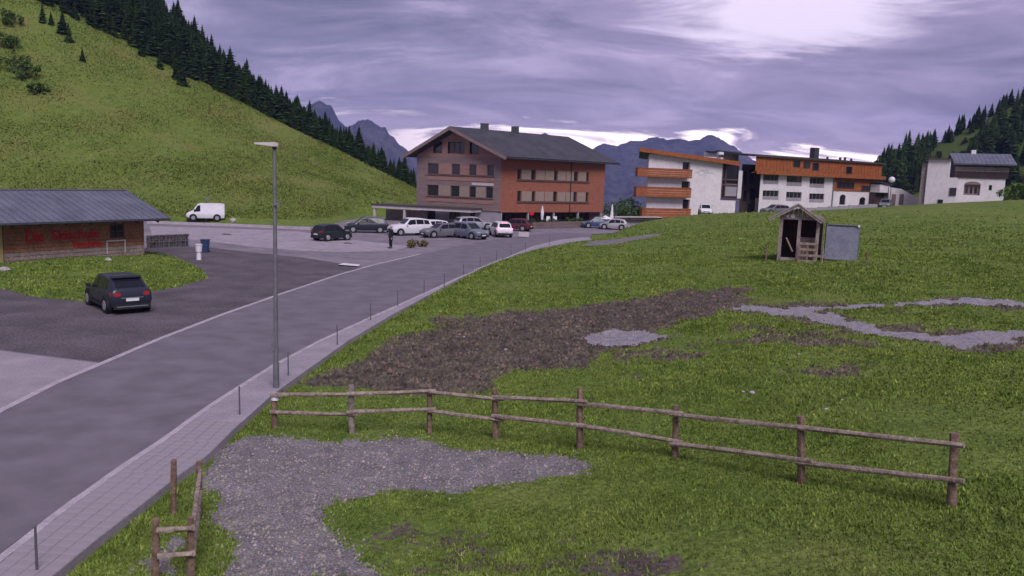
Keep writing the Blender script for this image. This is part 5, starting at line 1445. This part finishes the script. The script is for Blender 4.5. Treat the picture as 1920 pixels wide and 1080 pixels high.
# lone young trees and shrubs on the left hillside
for k, (px, py, hh, lb) in enumerate([(80, 42, 2.6, 'young spruce just below the forest corner at top left'), (96, 46, 1.8, 'small spruce right of the young spruce at top left'), (118, 62, 3.0, 'lone spruce on the grassy spur below the forest corner'), (129, 78, 2.6, 'second lone spruce lower on the grassy spur'), (330, 148, 2.8, 'young spruce standing below the middle of the forest edge'), (342, 158, 3.4, 'taller young spruce below the middle of the forest edge'), (300, 128, 2.4, 'small spruce near the middle of the forest edge'), (155, 115, 1.8, 'tiny spruce in the upper left hill grass'), (265, 104, 2.0, 'short spruce touching the forest edge')]):
    g = ground(px, py); plant_spruce(g[0], g[1], g[2] - .1, hh / 12 * 1.3, k % 6, lb, 'young spruces on the left hillside')
def shrub(name, px, py, rx, ry, rz, label, m='leaf', cl=26, nl=34, leaf=.16, cat='shrub', group=None, pos=None, zc=.8):
    g = ground(px, py) if pos is None else pos
    t = thing(name, label, cat, tuple(g), group, True)
    o = crown_mesh(int(px * 7 + py), rx, ry, rz, cl, nl, leaf, rz * zc).build('foliage', M[m], t)
    b = MB()
    for k in range(5):
        a = 6.28 * k / 5; b.log((.05 * math.cos(a), .05 * math.sin(a), -.3), (rx * .5 * math.cos(a), ry * .5 * math.sin(a), rz * 1.1), .05 * min(1, rz), .02, 5, 3, .05)
    b.build('stems', M['bark'], t)
    return t
for k, (px, py, w, lb) in enumerate([(15, 45, 5.0, 'dark shrub at the top left corner of the hillside'), (28, 130, 6.0, 'broad dark shrub at the left picture edge on the hill'), (50, 148, 5.0, 'dark green shrub in the hollow on the left hill'), (72, 175, 3.5, 'small shrub below the hollow on the left hill'), (8, 88, 5, 'bushy dark shrub on the far left slope')]):
    shrub('hill_shrub', px, py, w * .55, w * .5, w * .28, lb, 'leaf', 22, 30, .22, group='shrubs on the left hill')
# right hill
itr = []
def add_r(x, y, s): 
    z = gz(x, y); itr.append((x, y, z - .2, s, random.randrange(6)))
for x in np.arange(98, 215, 2.6):
    for rep in range(3):
        y = 262 + random.uniform(-8, 14); xx = x + random.uniform(-1.5, 1.5)
        if project((xx, y, 20))[0] < 1624: continue
        add_r(xx, y, random.uniform(.30, .55))
ridge = itr; itr = []
# dense wood left of the chalet, and the bank behind it
for k in range(210):
    px = random.uniform(1628, 1738); f = (px - 1628) / 110
    py = random.uniform(298 - 50 * f, 362)
    if py < 300 - f * 40: continue
    g = ground(px, py)
    if g[1] > 300: continue
    itr.append((g[0], g[1], g[2] - .2, random.uniform(.45, .85), random.choice((0, 1, 2, 3, 4, 5, 6, 7, 8, 6, 7, 8))))
for k in range(95):
    px = random.uniform(1800, 1960); lim = 300 - (px - 1800) * .95
    py = random.uniform(max(lim, 175), 350)
    g = ground(px, py); itr.append((g[0], g[1], g[2] - .2, random.uniform(.45, .8), random.choice((0, 1, 2, 3, 6, 7, 8))))
for k in range(30):
    px = random.uniform(1720, 1850); py = random.uniform(225, 300); g = ground(px, py); sc_ = random.uniform(.15, .4)
    if g[1] < 250: itr.append((g[0], g[1], g[2] - .2 - 2.2 * sc_, sc_, 6 + random.randrange(3)))
ridge.sort(key=lambda i: i[1])
for it in ridge[:46]: plant_spruce(*it, 'spruce on the skyline of the right hill', 'spruces on the right hill skyline')
itr.sort(key=lambda i: i[1])
for it in itr[:46]:
    if it[4] < 6: plant_spruce(*it, 'dark spruce in the wood around the white chalet', 'spruces around the white chalet')
    else: plant_spruce(*it, 'round leafy tree in the wood around the white chalet', 'leafy trees around the white chalet').name = 'leafy_tree'
mass('forest', ridge[46:]); mass('forest', itr[46:], 'forest2')
p = at_depth(1905, 378, 128)
shrub('leafy_bush', 1905, 378, 3.2, 2.6, 1.7, 'large bright green bush right of the white chalet', 'leaf_b', 46, 60, .17, pos=np.array([p[0], p[1], at_depth(1905, 379, 128)[2]]))
for k, (px, py, w, lb) in enumerate([(1160, 402, 3.0, 'green bush behind the wall right of the timber hotel'), (1178, 404, 2.4, 'darker bush at the far end of that wall')]):
    p = at_depth(px, py, 124 + k * 2); shrub('garden_bush', px, py, w, w, 1.9, lb, 'leaf', 26, 30, .2, pos=np.array([p[0], p[1], 0]), zc=1.0)
shrub('flower_bush', 772, 466, .45, .4, .55, 'left clump of yellowish bushes beside the road', 'leaf_y', 22, 24, .07, group='yellowish bushes beside the road')
shrub('flower_bush', 791, 464, .85, .45, .42, 'wider right clump of yellowish bushes beside the road', 'leaf_y', 26, 24, .07, group='yellowish bushes beside the road')
# terrace hedge and fence
def terrace():
    p0 = on_z(985, 430); p1 = on_z(1105, 426)
    W = Wall(p0, p1)
    t = thing('terrace_fence', 'low grey picket fence along the timber hotel terrace', 'fence', tuple(p0))
    n = 64
    for k in range(n):
        u = W.L * k / n; b = MB(); W.box(b, u, u + W.L / n * .62, .05, .85 + random.uniform(-.03, .03), 0, .03); b.build('picket', M['wood_grey'], t)
    for z in (.25, .65):
        b = MB(); W.box(b, 0, W.L, z, z + .08, -.05, -.005); b.build('rail', M['wood_grey'], t)
    for k in range(9):
        u = W.L * (k + .5) / 9; q_ = W.P(u, 0, -1.0)
        shrub('hedge_bush', 1000 + k, 420, .75, .55, .75, 'one of the dark green bushes in a row behind the terrace fence', 'leaf', 16, 22, .12, group='hedge bushes behind the terrace fence', pos=q_)
    q_ = at_depth(1016, 418, 101); t = thing('closed_parasol', 'closed white parasol on the timber hotel terrace', 'parasol', (q_[0], q_[1], 0))
    MB().tube((q_[0], q_[1], 0), (q_[0], q_[1], 2.7), .03, .03).build('pole', M['metal'], t)
    zt = at_depth(1016, 386, 101)[2]
    b = MB(); b.tube((q_[0], q_[1], 1.1), (q_[0], q_[1], 1.9), .13, .22, 8); b.tube((q_[0], q_[1], 1.9), (q_[0], q_[1], zt), .22, .06, 8); b.build('canopy', M['white'], t)
    q_ = at_depth(997, 410, 102); t = thing('red_sign', 'small red round sign hanging at the timber hotel ground floor', 'sign', (q_[0], q_[1], 0)); z = at_depth(997, 400, 102)[2]
    MB().tube((q_[0], q_[1], 0), (q_[0], q_[1], z), .03).build('post', M['metal_dark'], t); MB().tube((q_[0], q_[1] - .04, z), (q_[0], q_[1] - .08, z), .27, .27, 14).build('sign_face', M['red'], t)
    for k, (px, lb) in enumerate([(1028, 'white plastic chair behind the middle of the terrace fence'), (1041, 'white plastic chair right of its twin on the terrace')]):
        q_ = on_z(px, 424) + (0, 1.0, 0); t = thing('garden_chair', lb, 'chair', (q_[0], q_[1], 0), 'white chairs on the terrace'); x, y = q_[:2]
        MB().box(x - .25, x + .25, y - .25, y + .25, .62, .67).build('seat', M['white'], t); MB().box(x - .25, x + .25, y + .22, y + .26, .67, 1.25).build('backrest', M['white'], t)
        for sx in (-.22, .22):
            for sy in (-.22, .22): MB().tube((x + sx, y + sy, 0), (x + sx, y + sy, .62), .025).build('leg', M['white'], t)
    # pale wall with coping right of the hotel
    W = Wall(at_depth(1150, 420, 110), at_depth(1236, 420, 114)); t = thing('retaining_wall', 'grey wall with pale coping between the timber hotel and the white hotel', 'wall', tuple(W.P(0, 0)))
    z1 = W.px(1160, 402)[1]; z2 = W.px(1228, 410)[1]; zt = (z1 + z2) / 2
    n = 8
    for k in range(n): b = MB(); W.box(b, W.L * k / n + .015, W.L * (k + 1) / n - .015, -.2, zt - .5, -.3, 0); b.build('panel', M['grey_render'], t)
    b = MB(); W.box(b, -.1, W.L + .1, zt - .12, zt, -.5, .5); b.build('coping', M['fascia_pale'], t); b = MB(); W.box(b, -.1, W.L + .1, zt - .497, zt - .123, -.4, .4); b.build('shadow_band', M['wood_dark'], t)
    q_ = at_depth(1146, 425, 106); t = thing('garden_umbrella', 'closed tall white umbrella at the right corner of the timber hotel', 'parasol', (q_[0], q_[1], 0)); zt = at_depth(1146, 383, 106)[2]
    MB().tube((q_[0], q_[1], 0), (q_[0], q_[1], zt + .1), .035).build('pole', M['metal'], t); MB().tube((q_[0], q_[1], 1.3), (q_[0], q_[1], zt), .26, .07, 8).build('canopy', M['white'], t)
    q_ = at_depth(1135, 420, 106); t = thing('market_parasol', 'small open white parasol above the blue hatchback', 'parasol', (q_[0], q_[1], 0)); z = at_depth(1135, 409, 106)[2]
    MB().tube((q_[0], q_[1], 0), (q_[0], q_[1], z), .03).build('pole', M['metal'], t); MB().tube((q_[0], q_[1], z - .1), (q_[0], q_[1], z + .35), .95, .05, 8).build('canopy', M['white'], t)
terrace()

# ------------------------------------------------------------------ small things on the lot
def small():
    g = on_z(373, 487); t = thing('white_bin', 'white bin on a slim stand at the edge of the dark gravel lot', 'bin', tuple(g))
    x, y = g[:2]
    MB().tube((x, y, 0), (x, y, .55), .17, .15, 10).build('stand', M['white'], t, 40); MB().tube((x, y, .55), (x, y, 1.0), .2, .24, 12).build('bucket', M['white'], t, 40); MB().tube((x, y, 1.0), (x, y, 1.08), .26, .2, 12).build('lid', M['fascia_pale'], t, 40)
    g = on_z(385, 473); t = thing('blue_bin', 'narrow dark blue bin right behind the white bin', 'bin', tuple(g)); x, y = g[:2]
    MB().hexa([(x - .2, y - .2, .06), (x + .2, y - .2, .06), (x + .2, y + .2, .06), (x - .2, y + .2, .06), (x - .25, y - .25, .88), (x + .25, y - .25, .88), (x + .25, y + .25, .88), (x - .25, y + .25, .88)]).build('body', M['blue'], t)
    MB().box(x - .28, x + .28, y - .28, y + .28, .885, .96).build('lid', M['blue'], t)
    for s in (-1, 1): MB().tube((x + s * .18, y + .2, .08), (x + s * .23, y + .2, .08), .08, .08, 10).build('wheel', M['tyre'], t)
    # gabion beside the ski hut
    W = Wall(on_z(277, 466), on_z(351, 462)); h = W.px(315, 440)[1]
    t = thing('gabion_wall', 'low wire basket wall of dark grey stones right of the ski hut', 'wall', tuple(W.P(0, 0)))
    m = MB(); rd = random.Random(3)
    nu, nz_ = 16, 5
    for i in range(nu):
        for j in range(nz_):
            c = W.P(W.L * (i + .5) / nu + rd.uniform(-.03, .03), h * (j + .5) / nz_, rd.uniform(-.04, .05)); rr = .13
            q0 = [c + np.array([rd.uniform(-.03, .03) + sx * W.L / nu * .5, sy * .2, sz * h / nz_ * .5 + rd.uniform(-.02, .02)]) for sz in (-1, 1) for sx, sy in ((-1, -1), (1, -1), (1, 1), (-1, 1))]
            m.hexa(q0)
    m.build('stone_fill', M['rockdark'], t, kind='stuff')
    m = MB()
    for z in (0.02, h / 2, h): m.bar(W.P(0, z, .25), W.P(W.L, z, .25), .03)
    for k in range(5): m.bar(W.P(W.L * k / 4, 0, .25), W.P(W.L * k / 4, h, .25), .03)
    m.build('wire_basket', M['metal'], t)
    g = on_z(655, 498); t = tag(MB().hexa([tuple(on_z(a, b, .02)) for a, b in ((634, 496), (672, 499), (676, 496), (644, 493))] + [tuple(on_z(a, b, .08)) for a, b in ((634, 496), (672, 499), (676, 496), (644, 493))]).build('white_slab', M['white']), 'flat white slab lying on the dark gravel by the road', 'slab')
    def rock(px, py, r, lb, m, grp=None, flat=.6):
        g = ground(px, py); v = []; rd = random.Random(px)
        b = MB(); n = 8; r = r * (.62 if grp else 1)
        for i, (z, s) in enumerate(((-.3, .8), (.25, 1), (.7, .75), (.95, .3))):
            for k in range(n): a = 6.28 * k / n; q_ = r * s * rd.uniform(.8, 1.15); b.v.append((g[0] + q_ * math.cos(a), g[1] + q_ * .8 * math.sin(a), g[2] + z * r * flat))
        for i in range(3):
            for k in range(n): b.f.append((i * n + k, i * n + (k + 1) % n, (i + 1) * n + (k + 1) % n, (i + 1) * n + k))
        b.f.append(tuple(3 * n + k for k in range(n)))
        tag(b.build('rock', M[m]), lb, 'rock', grp)
    rock(425, 441, .55, 'dark flat rock on the pale parking area near the van', 'rockdark', None, .3); rock(652, 458, .45, 'small dark rock right of the black hatchback', 'rockdark', None, .4)
    rock(653, 420, .35, 'pale stone at the hill foot by the dark blue estate', 'stone'); rock(437, 415, .4, 'pale stone right of the white van', 'stone', None, 1)
    rock(203, 489, .22, 'white stone below the ski hut window', 'stone', None, .9); rock(8, 507, .35, 'pale stone at the left foot of the ski hut', 'stone')
    rock(500, 752, .22, 'dark stone beside the foot of the street lamp', 'rockdark', 'stones in the meadow', .7)
    for px, py, r, lb in [(1410, 737, .13, 'white stone in the grass above the fence middle'), (1393, 735, .08, 'little stone left of the white stone above the fence'), (1580, 752, .10, 'white stone in the right meadow near the sixth fence post'), (1550, 768, .09, 'lower white stone in the right meadow'), (948, 656, .11, 'pale stone in the middle of the mud'), (1051, 650, .10, 'stone near the green tuft at the mud edge'), (1498, 665, .10, 'pale stone between the paths and the fence'), (622, 734, .08, 'stone at the lower left mud corner'), (1062, 672, .07, 'small stone in the lower mud'), (870, 632, .08, 'stone in the upper left mud')]:
        rock(px, py, r, lb, 'stone', 'stones in the meadow', .8)
    p = on_z(363, 421) + (0, 3.5, 0); t = thing('sign_post', 'thin grey pole with small plate behind the white van', 'sign', (p[0], p[1], 0)); zt = at_depth(363, 368, p[1])[2]
    zg_ = gz(p[0], p[1]); MB().tube((p[0], p[1], zg_ - .2), (p[0], p[1], zt), .05).build('pole', M['metal'], t); MB().box(p[0] - .02, p[0] + .5, p[1] - .06, p[1] - .04, zt - .35, zt - .05).build('plate', M['metal'], t)
    g = on_z(982, 446); t = thing('low_sign', 'pale low board standing on the road edge right of the braking car', 'sign', tuple(g)); x, y = g[:2]
    MB().box(x - .55, x + .55, y - .02, y + .02, .12, .62).build('board', M['fascia_pale'], t)
    for s in (-.45, .45): MB().box(x + s - .03, x + s + .03, y + .025, y + .06, 0, .6).build('leg', M['metal'], t)
small()

# ------------------------------------------------------------------ clods, gravel stones and grass
def scatter_tri(n, rmin, rmax, fn):
    a = R(1) * rng.uniform(-40, 40, n); u = rng.uniform(0, 1, n)
    r = rmin * (rmax / rmin) ** u
    return r * np.sin(a), r * np.cos(a)
def blades():
    x, y = scatter_tri(820000, 8, 118, None)
    x2, y2 = scatter_tri(90000, 30, 62, None)
    x = np.concatenate([x, x2]); y = np.concatenate([y, y2])
    s = np.maximum(sd_poly(MEADOW, x, y), sd_poly(ISLAND, x, y)); g, _ = gravelmask(x, y); md = mudmask(x, y)
    dens = fbm(x * .35, y * .35, 51, 3)
    p = np.clip(1 - md * 1.05, 0.02, 1) * np.clip(.35 + (dens - .35) * 2.2, .15, 1)
    p = p * sm((118 - np.hypot(x, y)) / 45)
    keep = (s > .08) & (g < rng.normal(-.05, .13, len(x))) & (rng.uniform(0, 1, len(x)) < p)
    # nothing grows through the hut floor
    x, y = x[keep], y[keep]; z = height(x, y)
    r = np.hypot(x, y); n = len(x)
    edge = sm((1.2 - s[keep]) / 1.2)
    h = (.034 + .0010 * r) * rng.uniform(.5, 1.7, n) * (.55 + 1.0 * fbm(x * .5, y * .5, 53, 3)) * (1 + .8 * edge) * .72; w = (.009 + .0009 * r) * rng.uniform(.7, 1.3, n)
    a = rng.uniform(0, 6.283, n); lx = rng.normal(0, .45, n) * h; ly = rng.normal(0, .45, n) * h
    V = np.empty((n, 3, 3)); V[:, 0] = np.stack([x - np.cos(a) * w, y - np.sin(a) * w, z - .02], -1); V[:, 1] = np.stack([x + np.cos(a) * w, y + np.sin(a) * w, z - .02], -1); V[:, 2] = np.stack([x + lx, y + ly, z + h], -1)
    print('blades', n)
    link('meadow_grass', np_mesh('meadow_grass', V.reshape(-1, 3), np.arange(n * 3).reshape(-1, 3), [M['blade']]), kind='stuff')
blades()
def tufts():
    n = 260000
    x = rng.uniform(-125, -14, n); y = rng.uniform(89, 153, n)
    k = hill_left(x, y) > .3; x, y = x[k], y[k]; d = fbm(x * .12, y * .12, 61, 4); k = rng.uniform(0, 1, len(x)) < np.clip((d - .25) * 2.6, .1, 1); x, y = x[k], y[k]
    z = height(x, y, False); n = len(x); h = rng.uniform(.06, .24, n); w = rng.uniform(.05, .16, n); a = rng.uniform(0, 6.283, n)
    V = np.empty((n, 3, 3)); V[:, 0] = np.stack([x - np.cos(a) * w, y - np.sin(a) * w, z - .05], -1); V[:, 1] = np.stack([x + np.cos(a) * w, y + np.sin(a) * w, z - .05], -1); V[:, 2] = np.stack([x + rng.normal(0, .12, n), y + rng.normal(0, .12, n), z + h], -1)
    link('hillside_grass', np_mesh('hillside_grass', V.reshape(-1, 3), np.arange(n * 3).reshape(-1, 3), [M['tuft']]), kind='stuff')
tufts()
def chips(name, n, m, test, smin, smax, rmin=8, rmax=60):
    x, y = scatter_tri(n, rmin, rmax, None); k = test(x, y); x, y = x[k], y[k]; z = height(x, y); n = len(x)
    s = rng.uniform(smin, smax, n) ** 1.0 * (1 + .5 * (rng.uniform(0, 1, n) > .93))
    T = np.array([(1, 0, -.33), (-.5, .87, -.33), (-.5, -.87, -.33), (0, 0, .7)])
    V = x[:, None, None] * 0 + T[None] * s[:, None, None] * rng.uniform(.6, 1.25, (n, 4, 3))
    a = rng.uniform(0, 6.28, n); c, sn = np.cos(a)[:, None], np.sin(a)[:, None]
    V = np.stack([V[..., 0] * c - V[..., 1] * sn + x[:, None], V[..., 0] * sn + V[..., 1] * c + y[:, None], V[..., 2] + z[:, None] + s[:, None] * .1], -1)
    F = np.array([(0, 1, 3), (1, 2, 3), (2, 0, 3)])[None] + (np.arange(n) * 4)[:, None, None]
    print(name, n)
    link(name, np_mesh(name, V.reshape(-1, 3), F.reshape(-1, 3), [m]), kind='stuff')
chips('soil_clods', 120000, M['clod'], lambda x, y: (mudmask(x, y) > .5) & (gravelmask(x, y)[0] < 0) & (sd_poly(MEADOW, x, y) > .2), .02, .11, 18, 50)
chips('gravel_stones', 90000, mat('gravel_chips', (.17, .15, .165), (.36, .33, .35), 8, .9, isl=.4), lambda x, y: gravelmask(x, y)[0] > rng.normal(-.05, .2, len(x)), .012, .045, 8, 48)

chips('lot_stones', 40000, mat('lot_chips', (.07, .06, .07), (.21, .18, .205), 9, .9, isl=.4), lambda x, y: (sd_poly(lot_poly, x, y) > .1) & (sd_poly(ISLAND, x, y) < 0), .015, .05, 17, 62)

# ------------------------------------------------------------------ far mountains
def mountain(name, prof, d, front, base, seed):
    px = np.linspace(prof[0][0], prof[-1][0], 320); py = np.interp(px, [p[0] for p in prof], [p[1] for p in prof])
    py = py + (fbm(px / 17, px * 0, seed, 5) - .5) * 13
    crest = np.array([at_depth(a, b, d) for a, b in zip(px, py)])
    nrow = 46; V = []
    for i in range(nrow):
        f = i / (nrow - 1)
        for j, c in enumerate(crest):
            yy = d - front * f; sc = yy / d
            rid = (fbm(c[0] / 90 + f * 1.3, f * 4.0, seed + 3, 4) - .5)
            zz = c[2] + (base - c[2]) * (f ** .82) + rid * 230 * math.sin(min(f * 3, 1.57)) * (1 - f)
            V.append((c[0] * (1 - .25 * f) + rid * 40 * f, yy, min(zz, c[2] + (6.3 - c[2]) * 0 if f < .0 else 6.3 + (c[2] - 6.3) * sc * .985) if f > 0 else c[2]))
    for j, c in enumerate(crest): V.append((c[0] * 1.04, d + 230, base))
    m = len(crest); F = [(i * m + j, (i + 1) * m + j, (i + 1) * m + j + 1, i * m + j + 1) for i in range(nrow - 1) for j in range(m - 1)]
    F += [(nrow * m + j, j, j + 1, nrow * m + j + 1) for j in range(m - 1)]
    me = np_mesh(name, V, np.array(F), [M['mount']]); me.polygons.foreach_set('use_smooth', [True] * len(F)); link(name, me, kind='structure')
M['mount'] = mat('mountain_forest_and_rock', (.030, .040, .034), (.095, .092, .088), .006, .95, 1.0, .03, detail=8, fine=(.03, .45))
M['mount'].node_tree.nodes['Bump'].inputs['Distance'].default_value = 20
mountain('mountain', [(500, 240), (560, 205), (578, 194), (600, 190), (622, 200), (634, 222), (652, 240), (664, 235), (680, 226), (697, 229), (722, 241), (730, 254), (752, 272), (790, 300), (850, 330), (900, 350)], 2600, 1500, -180, 61)
mountain('mountain', [(880, 330), (940, 290), (990, 262), (1020, 249), (1050, 258), (1080, 271), (1104, 283), (1118, 272), (1135, 268), (1158, 276), (1185, 264), (1235, 258), (1290, 264), (1330, 257), (1342, 254), (1366, 270), (1392, 288), (1410, 300), (1470, 325), (1700, 350), (1900, 370)], 2900, 1700, -180, 71)

# ------------------------------------------------------------------ haze
hm = bpy.data.materials.new('haze_air'); hm.use_nodes = True
t = hm.node_tree; t.nodes.clear()
pv_ = N(t, 'ShaderNodeVolumePrincipled'); pv_.inputs['Color'].default_value = (.36, .40, 1.0, 1); pv_.inputs['Density'].default_value = .00017; pv_.inputs['Anisotropy'].default_value = 0
ot = N(t, 'ShaderNodeOutputMaterial'); t.links.new(pv_.outputs[0], ot.inputs['Volume'])
b = MB().box(-3250, 3250, -3250, 3250, -480, 300); o = b.build('haze', hm, kind='stuff')
for ob in bpy.data.objects:
    if '_o' in ob: del ob['_o']
